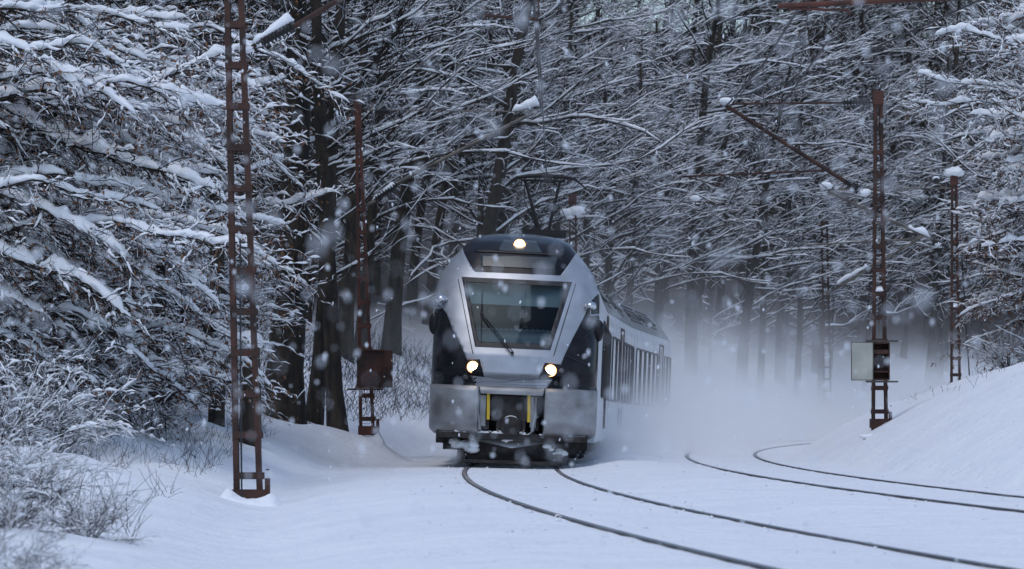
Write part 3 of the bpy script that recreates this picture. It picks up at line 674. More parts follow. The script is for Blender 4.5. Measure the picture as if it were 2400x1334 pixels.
def make_tree(name, seed, H=17, r=.2, lean=(.05, 0), nl=18, z0=.25, bias=1.2, sub=(9, 7, 4), llen=(3.5, 6.5), snow=.05, leaves=0, droop=0., fork=False, el=(.2, .75), tw=.006, part=(.75, .5), sw=.30, kk=(7, 5)):
    """meshes of one bare snow-laden tree; bias pulls the crown towards local +x, the side of the light"""
    rng = np.random.default_rng(seed); trunk, crown, snowm = MB(), MB(), MB(); B = np.array([1., 0, 0])
    k = 12
    TP = grow(rng, np.array([[0, 0, -.3]]), np.array([[lean[0], lean[1], 1.]]), [H], k, .035, UP, .03); TR = r*np.linspace(1, .22, k)[None]**1.0
    TR[:, 0] *= 1.35
    v, f = tubes(TP, TR, 10); trunk.add(v, f)
    P0, D0, r0, t = spawn(rng, TP, TR, nl, z0, .98, .8, 1.4, flat=False)
    azr = rng.normal(0, 1.0, len(P0)); e = el[0]+(el[1]-el[0])*rng.random(len(P0))
    D0 = np.stack([np.cos(azr)*np.cos(e), np.sin(azr)*np.cos(e), np.sin(e)], -1); back = rng.random(len(P0)) < .22/bias; D0[back, 0] *= -1
    L = (llen[0]+(llen[1]-llen[0])*rng.random(len(P0)))*(1.15-.6*t)
    r1 = np.minimum(r0*.42, .013+.008*L)
    P1 = grow(rng, P0, D0, L, 10, .15, nrm(B*bias*.5+UP*(.25-droop)), .05); R1 = taper(r1, 10, .22)
    v, f = tubes(P1, R1, 6); trunk.add(v, f)
    v, f = snow_for(rng, P1, R1, snow*1.3, .35, 5); snowm.add(v, f)
    P0, D0, r0, t = spawn(rng, P1, R1, sub[0], .12, .97, .45, 1.2); L2 = (.9+1.4*rng.random(len(P0)))*(1.2-.7*t)*llen[1]/6.
    P2 = grow(rng, P0, D0, L2, kk[0], .21, nrm(B*.3+UP*(.2-droop)), .06); R2 = taper(np.minimum(r0*.6, .0115), kk[0], .35)
    v, f = tubes(P2, R2, 4); crown.add(v, f)
    v, f = snow_for(rng, P2, R2, snow*.85, sw, 4, .2, part[0]); snowm.add(v, f)
    P0, D0, r0, t = spawn(rng, P2, R2, sub[1], .1, .98, .4, .9); L3 = (.35+.75*rng.random(len(P0)))*(1.1-.5*t)
    P3 = grow(rng, P0, D0, L3, kk[1], .26, nrm(B*.2+UP*(.15-droop)), .06); R3 = taper(np.minimum(r0*.7, tw), kk[1], .5)
    v, f = tubes(P3, R3, 3); crown.add(v, f)
    v, f = snow_for(rng, P3, R3, snow*.6, sw, 3, .3, part[1]); snowm.add(v, f)
    if sub[2]:
        P0, D0, r0, t = spawn(rng, P3, R3, sub[2], .15, 1., .4, .9); L4 = (.15+.3*rng.random(len(P0)))
        P4 = grow(rng, P0, D0, L4, 3, .2, UP, .02); R4 = np.full((len(P0), 3), tw*.6)
        v, f = tubes(P4, R4, 3); crown.add(v, f)
    res = [('trunk', trunk.mesh('trunk', M['bark'], True)), ('crown', crown.mesh('crown', M['twig'])), ('snow', snowm.mesh('snow', M['branch_snow'], True))]
    if leaves:
        lm = MB(); sel = rng.integers(0, len(P3), leaves); tt = rng.integers(1, 5, leaves); c = P3[sel, tt]+rng.normal(size=(leaves, 3))*.04
        a = nrm(rng.normal(size=(leaves, 3))+[0, 0, -.6]); b = nrm(np.cross(a, rng.normal(size=(leaves, 3))))
        s_ = (.022+.03*rng.random(leaves))[:, None]
        v = np.stack([c, c+a*s_+b*s_*.6, c+a*s_*2.2, c+a*s_-b*s_*.6], 1).reshape(-1, 3)
        lm.add(v, np.arange(leaves*4).reshape(-1, 4)); res.append(('leaves', lm.mesh('leaves', M['leaf'])))
    return res
def place(name, meshes, x, y, rz, sc, label, cat, group=None, z=None, tilt=0):
    o = empty(name, (x, y, gz1(x, y)-.05 if z is None else z), (0, tilt, rz)); o.scale = (sc, sc, sc)
    for nm, me in meshes: link(nm, me, o)
    return tag(o, label, cat, group)
inward = lambda x, y: math.atan2(CY-y, CX-x)         # towards the curve's centre: the light over the tracks
EDGE = [make_tree('edge', 10+i, H=15+i, r=.2+.02*i, nl=22, z0=.26, bias=1.6, sub=(13, 7, 0), llen=(4.2, 7.5), snow=.046, leaves=0, el=(.1, .62), part=(.5, .2)) for i in range(4)]
TALL = [make_tree('tall', 30+i, H=19+i, r=.2+.015*i, nl=22, z0=.40, bias=1.1, sub=(13, 8, 0), llen=(3.5, 6.), snow=.030, el=(.25, .85), part=(.22, .07)) for i in range(3)]
UNDER = [make_tree('under', 50+i, H=6+i, r=.06, nl=16, z0=.1, bias=1.2, sub=(8, 6, 2), llen=(1.8, 3.2), snow=.035, leaves=500, el=(0, .7), part=(.4, .2)) for i in range(2)]
FRONT = [make_tree('front', 70+i, H=13+i, r=.15, nl=22, z0=.12, bias=1.1, sub=(11, 8, 2), llen=(3, 5.5), snow=.055, leaves=2600, el=(-.15, .6), part=(.48, .22), sw=.34, kk=(12, 7)) for i in range(2)]
rng = np.random.default_rng(77)
placed = []
def free(x, y, dmin):
    for a, b in placed:
        if (a-x)**2+(b-y)**2 < dmin*dmin: return False
    placed.append((x, y)); return True
def px_of(x, y): return 1200+FPX*x/y
HERO = [(-4.84, 75), (-3.6, 74.5), (-4.3, 77), (-6.8, 69.5), (-6.2, 60.5)]
placed += HERO
def scatter(n, omin, omax, ymin, ymax, dmin, kinds, labels, group, sc=(.85, 1.2), name='beech_tree', pxr=(-350, 2750), tries=6000, cat='tree'):
    c = 0
    for _ in range(tries):
        if c >= n: break
        Y_ = ymin+(ymax-ymin)*rng.random(); o = omin+(omax-omin)*rng.random()**1.3
        X_ = CX-math.sqrt(max((RAD+o)**2-(Y_-CY)**2, 0)); p = px_of(X_, Y_)
        if not (pxr[0] < p < pxr[1]): continue
        if (Y_ < 100 and p > 500) or Y_ < 78: continue
        if not free(X_, Y_, dmin): continue
        k = int(rng.integers(len(kinds)))
        lab = labels(p, Y_)
        place(name, kinds[k], X_, Y_, inward(X_, Y_)+rng.normal()*.45, sc[0]+(sc[1]-sc[0])*rng.random(), lab, cat, group+(' left of the train' if p < 1000 else ' behind the train' if p < 1600 else ' right of the train'))
        c += 1
    return c
def lab_edge(p, Y):
    side = 'between the left masts and the train' if p < 1000 else 'behind the train' if p < 1600 else 'behind the snow cloud on the right'
    return 'bare beech with snow-lined boughs at the forest edge '+side
def lab_tall(p, Y):
    side = 'left of the train' if p < 1000 else 'behind the train' if p < 1600 else 'on the right hillside'
    return 'tall dark bare tree deep in the forest '+side
def lab_und(p, Y):
    side = 'left of the train' if p < 1000 else 'behind the train' if p < 1600 else 'on the right hillside'
    return 'slender understorey tree with brown leaves and snow, '+side
scatter(34, 5.5, 9.5, 82, 205, 2.6, EDGE, lab_edge, 'forest edge trees')
scatter(30, 9, 18, 66, 215, 2.8, TALL+EDGE[:1], lab_edge, 'forest edge trees')
scatter(60, 12, 60, 80, 260, 3.2, TALL+EDGE[:1], lab_tall, 'deep forest trees')
scatter(70, 24, 100, 150, 340, 3.6, TALL, lab_tall, 'deep forest trees', sc=(1.1, 1.5))
scatter(26, 10, 90, 185, 330, 3.2, TALL+EDGE, lab_tall, 'deep forest trees', sc=(1.3, 1.6), pxr=(1800, 2500))
scatter(24, 8, 30, 84, 210, 1.6, UNDER, lab_und, 'understorey trees', sc=(.8, 1.5))

for k in range(26):                                  # the inner side, beyond the right bank
    for _ in range(50):
        Y_ = 95+110*rng.random(); p = (2560 if Y_ < 150 else 2200)+400*rng.random(); X_ = (p-1200)*Y_/FPX; s_ = RAD-SP-math.hypot(X_-CX, Y_-CY)
        if s_ > 5.5 and free(X_, Y_, 2.6): break
    else: continue
    place('beech_tree', EDGE[k % 4] if k % 3 else TALL[k % 3], X_, Y_, PI/2+1.2+rng.normal()*.7, .85+.4*rng.random(), 'bare beech on the far plateau behind the right snow bank', 'tree', 'trees behind the right bank')

for k in range(9):                                   # the wood's edge on the left bank
    for _ in range(60):
        Y_ = 58+22*rng.random(); p = -250+600*rng.random(); X_ = (p-1200)*Y_/FPX; o_ = math.hypot(X_-CX, Y_-CY)-RAD
        if o_ > 8 and free(X_, Y_, 1.7): break
    else: continue
    place('beech_tree', FRONT[k % 2], X_, Y_, rng.normal()*.8, .8+.35*rng.random(), 'leafy young beech under clumped snow on the left bank', 'tree', 'young beeches on the left bank')

# hero trees on the left bank, standing where the photograph shows their trunks
big = make_tree('forked', 200, H=15, r=.42, nl=16, z0=.33, bias=.8, sub=(9, 7, 2), llen=(2.5, 5), snow=.055, el=(0, .8), part=(.6, .3), kk=(10, 6))
place('beech_tree', big, -4.84, 75, -.2, 1, 'thick-trunked old beech with snow in its forks behind the near left mast', 'tree')
th1 = make_tree('slim', 201, lean=(.008, 0), H=15, r=.2, nl=16, z0=.22, bias=1, sub=(9, 6, 2), llen=(2, 3.6), snow=.035, part=(.5, .3))
place('beech_tree', th1, -3.6, 74.5, PI, 1, 'straight dark trunk right beside the mast with the rusty box', 'tree')
place('beech_tree', TALL[0], -4.3, 77, .4, .9, 'slim dark trunk between the thick beech and the straight one', 'tree')
place('beech_tree', th1, -6.8, 69.5, 2., .85, 'thin black trunk standing left of the near mast above the bank', 'tree')

# ------------------------------------------------------------------ snow-laden boughs hanging in from the left and right
def resample(pts, step):
    P = np.array(pts, float); seg = np.linalg.norm(np.diff(P, axis=0), axis=1); s = np.concatenate([[0], np.cumsum(seg)])
    n = max(int(s[-1]/step), 3); t = np.linspace(0, s[-1], n); out_ = np.stack([np.interp(t, s, P[:, i]) for i in range(3)], -1)
    for _ in range(3): out_[1:-1] = (out_[:-2]+2*out_[1:-1]+out_[2:])/4
    return out_
def lumps(rng, n, smooth=3):
    a = rng.random(n)
    for _ in range(smooth): a = np.convolve(np.pad(a, 2, mode='edge'), [.1, .2, .4, .2, .1], 'valid')
    a = (a-a.min())/max(a.max()-a.min(), 1e-6); return a
def bough_tree(name, base, limbs, seed, label, cat='tree', trunk_r=.22, trunk_h=9, th=.075, subs=16, tw=8, leaves=1500, trunk_lean=(0, 0), twl=1.0, group=None):
    """a tree whose main limbs follow given 3-D polylines, each under a thick lumpy ridge of snow"""
    rng = np.random.default_rng(seed); o = empty(name, base); b = np.array(base, float)
    trunk, crown, sn, lv = MB(), MB(), MB(), MB()
    tp_ = np.array([[0, 0, -.4], [trunk_lean[0]*.3, trunk_lean[1]*.3, trunk_h*.33], [trunk_lean[0], trunk_lean[1], trunk_h]])
    if trunk_r: trunk.tube(resample(tp_, .4), np.linspace(trunk_r*1.1, trunk_r*.35, len(resample(tp_, .4))), 12)
    P3s = []
    for L_ in limbs:
        pts, r0, t_ = list(L_[0]), L_[1], (L_[2] if len(L_) > 2 else th)
        if trunk_r:                                    # every limb springs from the trunk
            s0 = np.array(pts[0]); far = math.hypot(s0[0]-b[0], s0[1]-b[1]); e0 = np.array(pts[-1])
            if math.hypot(e0[0]-b[0], e0[1]-b[1]) < far: pts = pts[::-1]; s0 = np.array(pts[0]); far = math.hypot(s0[0]-b[0], s0[1]-b[1])
            zz = min(max(s0[2]-b[2]-.15*far, .4), trunk_h*.97); q = zz/trunk_h; root = b+[trunk_lean[0]*q, trunk_lean[1]*q, zz]
            if far > .3: pts = [root, root*.5+s0*.5+[0, 0, .05*far]]+pts
            r0 = max(r0, .012+.006*far)
        P = resample(np.array(pts)-b, .05); n = len(P); P = P+np.stack([0*P[:, 0], 0*P[:, 0], .03*np.sin(np.arange(n)*.21+rng.random()*6)], -1)
        R = np.linspace(r0, r0*.25, n); trunk.tube(P[::3] if n > 12 else P, (R[::3] if n > 12 else R), 7)
        lu = lumps(rng, n)*.8+lumps(rng, n, 1)*.5; lu = np.maximum(lu-.18, .06); lu *= np.minimum(1, np.minimum(np.arange(n), np.arange(n)[::-1])/4.+.15)
        lu *= np.linspace(1.15, .7, n)
        Hh = t_*(.5+1.3*lu)*(lu > .09); Ww = np.maximum(R*.9, 0)+t_*(.25+.75*lu)
        v, f = snow_ridge(P[None], Ww[None], Hh[None]*1.3, 9, (R*.5)[None], .8, rng); sn.add(v, f)
        Pl = np.array(resample(P, .35))[None]; Rl = np.linspace(r0, r0*.3, Pl.shape[1])[None]
        nlen = np.linalg.norm(np.diff(P, axis=0), axis=1).sum(); ns = max(int(subs*nlen/2.2), 4)
        p0, d0, rr0, tt = spawn(rng, Pl, Rl, ns, .08, .99, .35, 1.3, lift=-.02)
        P2 = grow(rng, p0, d0, (.5+.9*rng.random(len(p0)))*(1.15-.5*tt)*twl, 12, .20, nrm(np.array([.25, 0, -.35])), .06); R2 = taper(np.minimum(rr0*.55, .014), 12, .4)
        v, f = tubes(P2, R2, 4); crown.add(v, f)
        v, f = snow_for(rng, P2, R2, t_*.58, .40, 5, .46, .62); sn.add(v, f)
        p0, d0, rr0, tt = spawn(rng, P2, R2, tw, .1, .98, .35, .95, lift=0)
        P3 = grow(rng, p0, d0, (.15+.4*rng.random(len(p0)))*twl, 7, .28, nrm(np.array([.2, 0, -.2])), .05); R3 = taper(np.minimum(rr0*.6, .006), 7, .5)
        v, f = tubes(P3, R3, 3); crown.add(v, f)
        v, f = snow_for(rng, P3, R3, t_*.42, .48, 4, .6, .32); sn.add(v, f); P3s.append(P3)
    P3 = np.concatenate(P3s)
    if leaves:
        sel = rng.integers(0, len(P3), leaves); c = P3[sel, rng.integers(1, 7, leaves)]+rng.normal(size=(leaves, 3))*.02
        a = nrm(rng.normal(size=(leaves, 3))*.7+[0, 0, -1]); bb = nrm(np.cross(a, rng.normal(size=(leaves, 3)))); s_ = (.016+.022*rng.random(leaves))[:, None]
        v = np.stack([c, c+a*s_+bb*s_*.6, c+a*s_*2.4, c+a*s_-bb*s_*.6], 1).reshape(-1, 3); lv.add(v, np.arange(leaves*4).reshape(-1, 4))
        lv.build('leaves', M['leaf'], o)
    trunk.build('trunk', M['bark'], o, True); crown.build('crown', M['twig'], o); sn.build('snow', M['clump_snow'], o, True)
    return tag(o, label, cat, group)
def limb(d0, d1, pts):                                # polyline from pixels, depth running from d0 to d1
    n = len(pts); return [at(x, y, d0+(d1-d0)*i/(n-1)) for i, (x, y) in enumerate(pts)]
def autolimbs(rng, n, box, ang, ln, d, r=(.018, .035), th=(.05, .08)):
    """more limbs of the same tree, spread through a window of the view between depths d"""
    out_ = []
    for _ in range(n):
        x = box[0]+(box[2]-box[0])*rng.random(); y = box[1]+(box[3]-box[1])*rng.random(); a = math.radians(ang[0]+(ang[1]-ang[0])*rng.random())
        L_ = ln[0]+(ln[1]-ln[0])*rng.random(); dd = d[0]+(d[1]-d[0])*rng.random(); bend = math.radians(rng.normal()*16)
        pts = []; X_, Y_ = x, y
        for i in range(5): pts.append((X_, Y_)); X_ += L_/4*math.cos(a); Y_ += L_/4*math.sin(a); a += bend/4
        out_.append((limb(dd, dd+rng.normal()*.8, pts), r[0]+(r[1]-r[0])*rng.random(), th[0]+(th[1]-th[0])*rng.random()))
    return out_
ra = np.random.default_rng(21)
def gb(x, y): return (x, y, gz1(x, y))
bough_tree('beech_tree', gb(-9.2, 52), [
    (limb(51, 50, [(-60, 440), (30, 470), (110, 490), (170, 530), (250, 575), (300, 600)]), .05, .10),
    (limb(51, 50, [(-60, 570), (20, 605), (110, 630), (180, 655), (240, 690), (290, 730)]), .055, .10),
    (limb(52, 51, [(60, 300), (150, 330), (210, 350), (300, 385), (380, 395), (450, 430), (530, 470)]), .05, .10),
    (limb(53, 52, [(140, 260), (230, 235), (320, 215), (380, 180), (450, 160), (530, 125)]), .045, .09),
    (limb(52, 52, [(-40, 250), (60, 290), (140, 320), (200, 360)]), .04, .1),
    (limb(52, 51, [(170, 480), (240, 560), (310, 615), (370, 660)]), .04, .08),
    (limb(53, 53, [(160, 70), (240, 110), (300, 130), (350, 145)]), .03, .07)]
    + autolimbs(ra, 26, (-80, 0, 330, 520), (5, 42), (180, 380), (50, 55), th=(.05, .085)), 300,
    'large snow-laden beech reaching in from the upper left edge with drooping white boughs', trunk_r=.3, trunk_h=10, leaves=7000)
bough_tree('beech_tree', gb(-8.6, 60), autolimbs(ra, 34, (-60, -20, 520, 520), (-35, 35), (200, 420), (58, 64), th=(.045, .08)), 301,
    'snowy beech crowding behind the near left mast, boughs crossing both ways', trunk_r=.22, trunk_h=11, leaves=6000)
bough_tree('beech_tree', gb(-8.2, 56), autolimbs(ra, 30, (-60, 420, 430, 860), (10, 55), (140, 320), (52, 60), th=(.04, .075)), 302,
    'low beech with brown leaves and snow hanging over the left bank', trunk_r=.16, trunk_h=6, leaves=6500)
bough_tree('beech_tree', gb(-6.2, 63), autolimbs(ra, 16, (330, 420, 520, 880), (-25, 45), (110, 240), (60, 68), r=(.012, .02), th=(.035, .06)), 303,
    'small beech with leafy twigs under snow just behind the near left mast', trunk_r=.12, trunk_h=5, leaves=3000)
# shrubs on the left bank
def make_bush(seed, H=1.5, n=18, snow=.034, leaves=0):
    rng = np.random.default_rng(seed); stem, crown, sn = MB(), MB(), MB(); az_ = rng.random(n)*2*PI; e = .45+.95*rng.random(n)
    D0 = np.stack([np.cos(az_)*np.cos(e), np.sin(az_)*np.cos(e), np.sin(e)], -1); P0 = D0*[.12, .12, 0]+[0, 0, -.1]
    P1 = grow(rng, P0, D0, H*(.7+.5*rng.random(n)), 11, .10, np.array([0, 0, -1.]), .055); R1 = taper(.007+.006*rng.random(n), 11, .3)
    v, f = tubes(P1, R1, 5); stem.add(v, f); v, f = snow_for(rng, P1, R1, snow*1.2, .5, 6, .35, .8); sn.add(v, f)
    p, d, r, t = spawn(rng, P1, R1, 13, .18, .98, .4, 1.0, lift=.15); P2 = grow(rng, p, d, H*(.22+.34*rng.random(len(p))), 10, .17, np.array([0, 0, -1.]), .03); R2 = taper(np.minimum(r*.6, .005), 10, .5)
    v, f = tubes(P2, R2, 4); crown.add(v, f); v, f = snow_for(rng, P2, R2, snow, .5, 5, .55, .5); sn.add(v, f)
    p, d, r, t = spawn(rng, P2, R2, 7, .1, .98, .4, 1.0, lift=.1); P3 = grow(rng, p, d, H*(.06+.16*rng.random(len(p))), 5, .2, np.array([0, 0, -1.]), .02); R3 = np.full((len(p), 5), .0022)
    v, f = tubes(P3, R3, 3); crown.add(v, f); v, f = snow_for(rng, P3, R3, snow*.55, .5, 4, .6, .3); sn.add(v, f)
    return [('stems', stem.mesh('stems', M['twig'])), ('twigs', crown.mesh('twigs', M['twig'])), ('snow', sn.mesh('snow', M['clump_snow'], True))]
BUSH = [make_bush(400), make_bush(401, 1.2, 15, .028), make_bush(402, 1.7, 22, .045)]
for k, px, d, sc, lab in [(2, -60, 34, .62, 'big snow-heaped shrub cut by the left edge of the picture'), (0, 70, 37, .46, 'tangled snowy shrub right beside the big one at the left edge'), (1, 20, 26, .38, 'low twiggy bush at the left edge below the big shrub'),
        (2, 130, 50, .8, 'snow-clotted shrub under the low brown-leaved beech'), (0, 0, 46, 1.0, 'wide shrub bowed under snow beneath the lowest beech bough'),
        (1, 110, 21, .26, 'small bush at the bottom left corner'), (0, -20, 20, .34, 'bush cut by the bottom left corner of the picture'), (1, 330, 57, .9, 'small snowy bush at the foot of the thin black trunk'),
        (1, 205, 27, .4, 'sparse bush at the brink of the smooth snow, bottom left')]:
    x = (px-1200)*d/FPX; place('shrub', BUSH[k], x, d, px*1.7, sc, lab, 'shrub', 'shrubs on the left bank')
# right side
bough_tree('beech_tree', gb(12.6, 78), [
    (limb(74, 74, [(2440, 250), (2330, 205), (2250, 195), (2150, 175)]), .035, .07), (limb(74, 74, [(2440, 110), (2340, 90), (2260, 75), (2190, 80)]), .035, .07),
    (limb(74, 74, [(2460, 420), (2400, 400), (2340, 405)]), .03, .07), (limb(74, 74, [(2460, 590), (2400, 560), (2340, 575), (2300, 580)]), .03, .07),
    (limb(74, 74, [(2420, 250), (2300, 240), (2200, 245), (2130, 240)]), .025, .06)]
    + autolimbs(ra, 34, (2400, -20, 2580, 560), (150, 215), (80, 190), (72, 82), r=(.014, .026), th=(.06, .10)), 310,
    'snow-clotted beech reaching in from the upper right edge above the bank', trunk_r=.2, trunk_h=10, leaves=7000)
bough_tree('beech_tree', gb(13.2, 80), autolimbs(ra, 26, (2370, 420, 2520, 760), (120, 200), (70, 170), (74, 84), r=(.012, .022), th=(.03, .055)), 311,
    'leafy brown beech below the snowy one at the right edge', trunk_r=.14, trunk_h=6, leaves=7000)
for i, (px, d, lab) in enumerate([(2430, 76, 'bare dark bush at the right edge on top of the snow bank'), (2365, 80, 'bare thorny bush leaning over the brink of the snow bank')]):
    x = (px-1200)*d/FPX; b0 = np.array(gb(x, d)); ls = []; X0 = px; Y0 = HORY-(b0[2]-CAMH)*FPX/d
    for k in range(16):
        a = math.radians(-150+120*ra.random()); ll = 80+90*ra.random(); ls.append((limb(d, d+ra.normal()*.6, [(X0, Y0+8), (X0+ll*.4*math.cos(a), Y0+ll*.5*math.sin(a)), (X0+ll*math.cos(a), Y0+ll*.75*math.sin(a))]), .012, .016))
    bough_tree('bush', b0, ls, 340+i, lab, 'bush', trunk_r=0, subs=14, tw=6, leaves=200, twl=.6)
# broken trunk and cut stump with caps of snow
def snag(px, ytop, d, r, label, capw):
    x = (px-1200)*d/FPX; b0 = np.array(gb(x, d)); o = empty('tree_stump', b0); zt_ = CAMH+(HORY-ytop)*d/FPX-b0[2]
    m = MB(); m.tube([(0, 0, -.3), (.02, 0, zt_*.5), (0, 0, zt_)], [r*1.15, r, r*.92], 14); m.build('trunk', M['bark'], o, True)
    m = MB(); m.ball((0, 0, zt_), 1, 14, 10, (r*capw, r*capw, r*1.0), .15, np.random.default_rng(3)); m.build('snow_cap', M['clump_snow'], o, True)
    tag(o, label, 'stump')
snag(507, 330, 62, .13, 'broken tree trunk with a round snow cap left of the near mast', 1.35)
snag(585, 800, 58, .17, 'short dark tree stump with sagging snow cap seen through the near mast', 1.3)

# dry grass standing in the snow: nobody could count it
rg = np.random.default_rng(9); n = 4200
Yg = 17+63*rg.random(n)**1.1; og = 4.3+4.5*rg.random(n)**1.2; Xg = CX-np.sqrt((RAD+og)**2-(Yg-CY)**2); keep = (lump(Xg, Yg, .9, range(2, 8)) > .06) & (1200+FPX*Xg/Yg > -200)
Xg, Yg = Xg[keep], Yg[keep]; Zg = ground_z(Xg, Yg)-.03; n = len(Xg)
Pg = grow(rg, np.stack([Xg, Yg, Zg], -1), np.stack([.5*rg.normal(size=n), .3*rg.normal(size=n), np.ones(n)], -1), .18+.5*rg.random(n)**1.8, 5, .16, np.array([.5, 0, -.5]), .1)
m = MB(); v, f = tubes(Pg, np.full((n, 5), .0032)*np.linspace(1, .5, 5), 3); m.add(v, f)
n2 = 2600; Y2 = 84+40*rg.random(n2); o2 = 4.5+6*rg.random(n2); X2 = CX-np.sqrt((RAD+o2)**2-(Y2-CY)**2)
P2 = grow(rg, np.stack([X2, Y2, ground_z(X2, Y2)-.03], -1), np.stack([.5*rg.normal(size=n2), .3*rg.normal(size=n2), np.ones(n2)], -1), .2+.5*rg.random(n2), 4, .16, np.array([.5, 0, -.5]), .1)
v, f = tubes(P2, np.full((n2, 4), .006), 3); m.add(v, f)
n3 = 60; Y3 = 62+22*rg.random(n3); s3 = 4+2.5*rg.random(n3); X3 = CX-np.sqrt((RAD-SP-s3)**2-(Y3-CY)**2)
P3 = grow(rg, np.stack([X3, Y3, ground_z(X3, Y3)-.03], -1), np.stack([.5*rg.normal(size=n3), .3*rg.normal(size=n3), np.ones(n3)], -1), .08+.15*rg.random(n3), 4, .2, np.array([-.5, 0, -.3]), .1)
v, f = tubes(P3, np.full((n3, 4), .004), 3); m.add(v, f)
tag(m.build('dry_grass', M['twig']), 'dry dark grass stalks sticking out of the snow on the banks', 'grass', None, 'stuff')

# ------------------------------------------------------------------ overhead line masts
def mast(base_px, top_px, d, wb, wt, ladder, label, mt=None, sub=None, foot=True, snowrungs=()):
    """two channel uprights joined by batten plates; pixel points are base centre and top centre"""
    B = at(*base_px, d); T = at(*top_px, d); o = empty('catenary_mast', B); H = T[2]-B[2]; dx = T[0]-B[0]; mt = mt or M['rust_dark']
    cw = wb*.175
    for sx in (-1, 1):
        m = MB(); a = np.array([sx*(wb/2-cw/2), 0, -.5]); b = np.array([dx+sx*(wt/2-cw/2), 0, H])
        m.bar(a, b, cw*.3, .16, (0, 1, 0))
        for dy in (-.07, .07): m.bar(a+(-sx*cw*.4, dy, 0), b+(-sx*cw*.4, dy, 0), cw*.8, .018, (0, 1, 0))
        m.build('upright', mt, o)
    z = ladder*.55; k = 0
    while z < H-.15:
        t = z/H; w_ = wb+(wt-wb)*t-cw*.5
        for dy in (-.083, .083):
            m = MB(); m.box((dx*t, dy, z), (w_, .012, .085)); m.build('batten', mt, o)
        if k in snowrungs:
            m = MB(); m.ball((dx*t, 0, z+.07), 1, 12, 8, (w_*.42, .1, .07), .4, np.random.default_rng(k)); m.build('snow', M['clump_snow'], o, True)
        z += ladder; k += 1
    m = MB(); m.box((dx, 0, H-.12), (wt*.98, .2, .26)); m.build('head_plate', M['rust'], o)
    if foot:
        m = MB(); m.box((0, 0, .02), (wb*1.02, .24, .18)); m.box((wb*.54, -.05, .12), (.06, .12, .26)); m.tube([(wb*.5, -.1, .2), (wb*.62, -.1, .2)], .012, 6); m.tube([(wb*.5, -.1, .36), (wb*.60, -.1, .36)], .01, 6); m.build('base_plate', mt, o)
    tag(o, label, 'catenary mast', 'lattice masts of the overhead line'); return o
def cantilever(label, tubes_, ins, snow, d, mt=None):
    """bracket carrying the wires: pipes, ribbed insulators and clumps of snow"""
    o = empty('cantilever_bracket', at(*tubes_[0][0], d)); b = at(*tubes_[0][0], d)
    for a_, c_, r in tubes_:
        m = MB(); m.tube([at(*a_, d)-b, at(*c_, d)-b], r, 8); m.build('pipe', mt or M['rust_dark'], o, True)
    for a_, c_ in ins:
        m = MB(); A_, C_ = at(*a_, d)-b, at(*c_, d)-b; n = 9; t = np.linspace(0, 1, n*4+1)
        m.tube([A_+(C_-A_)*q for q in t], [.035 if i % 4 in (0, 1) else .075 for i in range(len(t))], 10); m.build('insulator', M['insulator'], o)
    for i, pts in enumerate(snow):
        m = MB(); P = resample(al([p[:2] for p in pts], d)-b, .03) if len(pts) > 1 else None; rgs = np.random.default_rng(i+4)
        if P is None: q = pts[0]; m.ball(at(q[0], q[1], d)-b, q[2], 14, 9, (1.35, .9, .68), .5, rgs)
        else:
            n_ = len(P); lu = lumps(rgs, n_); hh = pts[0][2]; en = np.minimum(1, np.minimum(np.arange(n_), np.arange(n_)[::-1])/3.+.1)
            v, f = snow_ridge(P[None], (hh*(.5+.4*lu)*en)[None], (hh*(.6+.9*lu)*en)[None], 8, np.zeros((1, n_))); m.add(v, f)
        m.build('snow', M['clump_snow'], o, True)
    return tag(o, label, 'bracket', 'overhead line brackets')
mast((585, 1168), (540, -330), 44.6, .42, .26, .512, 'rusty ladder-like mast nearest on the left, its head out of view')
mast((862, 1012), (838, 236), 69, .36, .15, .45, 'rusty mast with the brown equipment box, between the near mast and the train', M['rust'])
mast((2062, 995), (2058, 215), 69, .37, .20, .455, 'mast with the open cream cabinet at the foot of the right bank', sub=None, snowrungs=(5,))
mast((2240, 900), (2236, 412), 97, .33, .20, .45, 'mast rising from behind the right snow bank', M['rust_dark'], foot=False, snowrungs=(4,))
mast((1940, 960), (1932, 520), 165, .45, .36, .55, 'faint far mast standing in the blowing snow cloud', foot=False)
mast((1346, 960), (1342, 456), 117, .34, .28, .5, 'mast top with a snow clump seen just over the train roof', foot=False)
# foundations
def foundation(px, py, d, sx, sy, sz, label):
    b0 = at(px, py, d); o = empty('mast_foundation', b0)
    m = MB(); m.box((0, 0, -sz/2), (sx, sy, sz)); m.build('concrete_block', M['concrete'], o)
    u, v_ = np.meshgrid(np.linspace(-1, 1, 46), np.linspace(-1, 1, 30)); X_, Y_ = u*sx*.56, v_*sy*.56
    hmp = .13*np.exp(-(((np.abs(u)-.62)/.28)**2+(v_/.6)**2)); Z_ = (.13+hmp+.05*lump(X_+px, Y_, .16, range(6, 12))+.02*lump(X_+px, Y_, .05, range(12, 18)))*min(1, sx/.7)
    ed_ = np.clip(1-np.maximum(np.abs(u)+.08*lump(X_, Y_, .07, range(3, 8)), np.abs(v_))**7, 0, 1); Z_ = Z_*np.sqrt(ed_)+(-.05)*(1-ed_)
    m = MB(); ii_ = (np.arange(29)[:, None]*46+np.arange(45)[None]).ravel(); m.add(np.stack([X_, Y_, Z_], -1).reshape(-1, 3), np.stack([ii_, ii_+1, ii_+47, ii_+46], -1))
    m.build('snow_cover', M['clump_snow'], o, True); tag(o, label, 'foundation')
foundation(584, 1200, 44.3, .80, .7, .35, 'snow-covered concrete footing under the near left mast')
foundation(866, 1036, 69, .5, .5, .12, 'snowy concrete footing under the mast with the brown box')
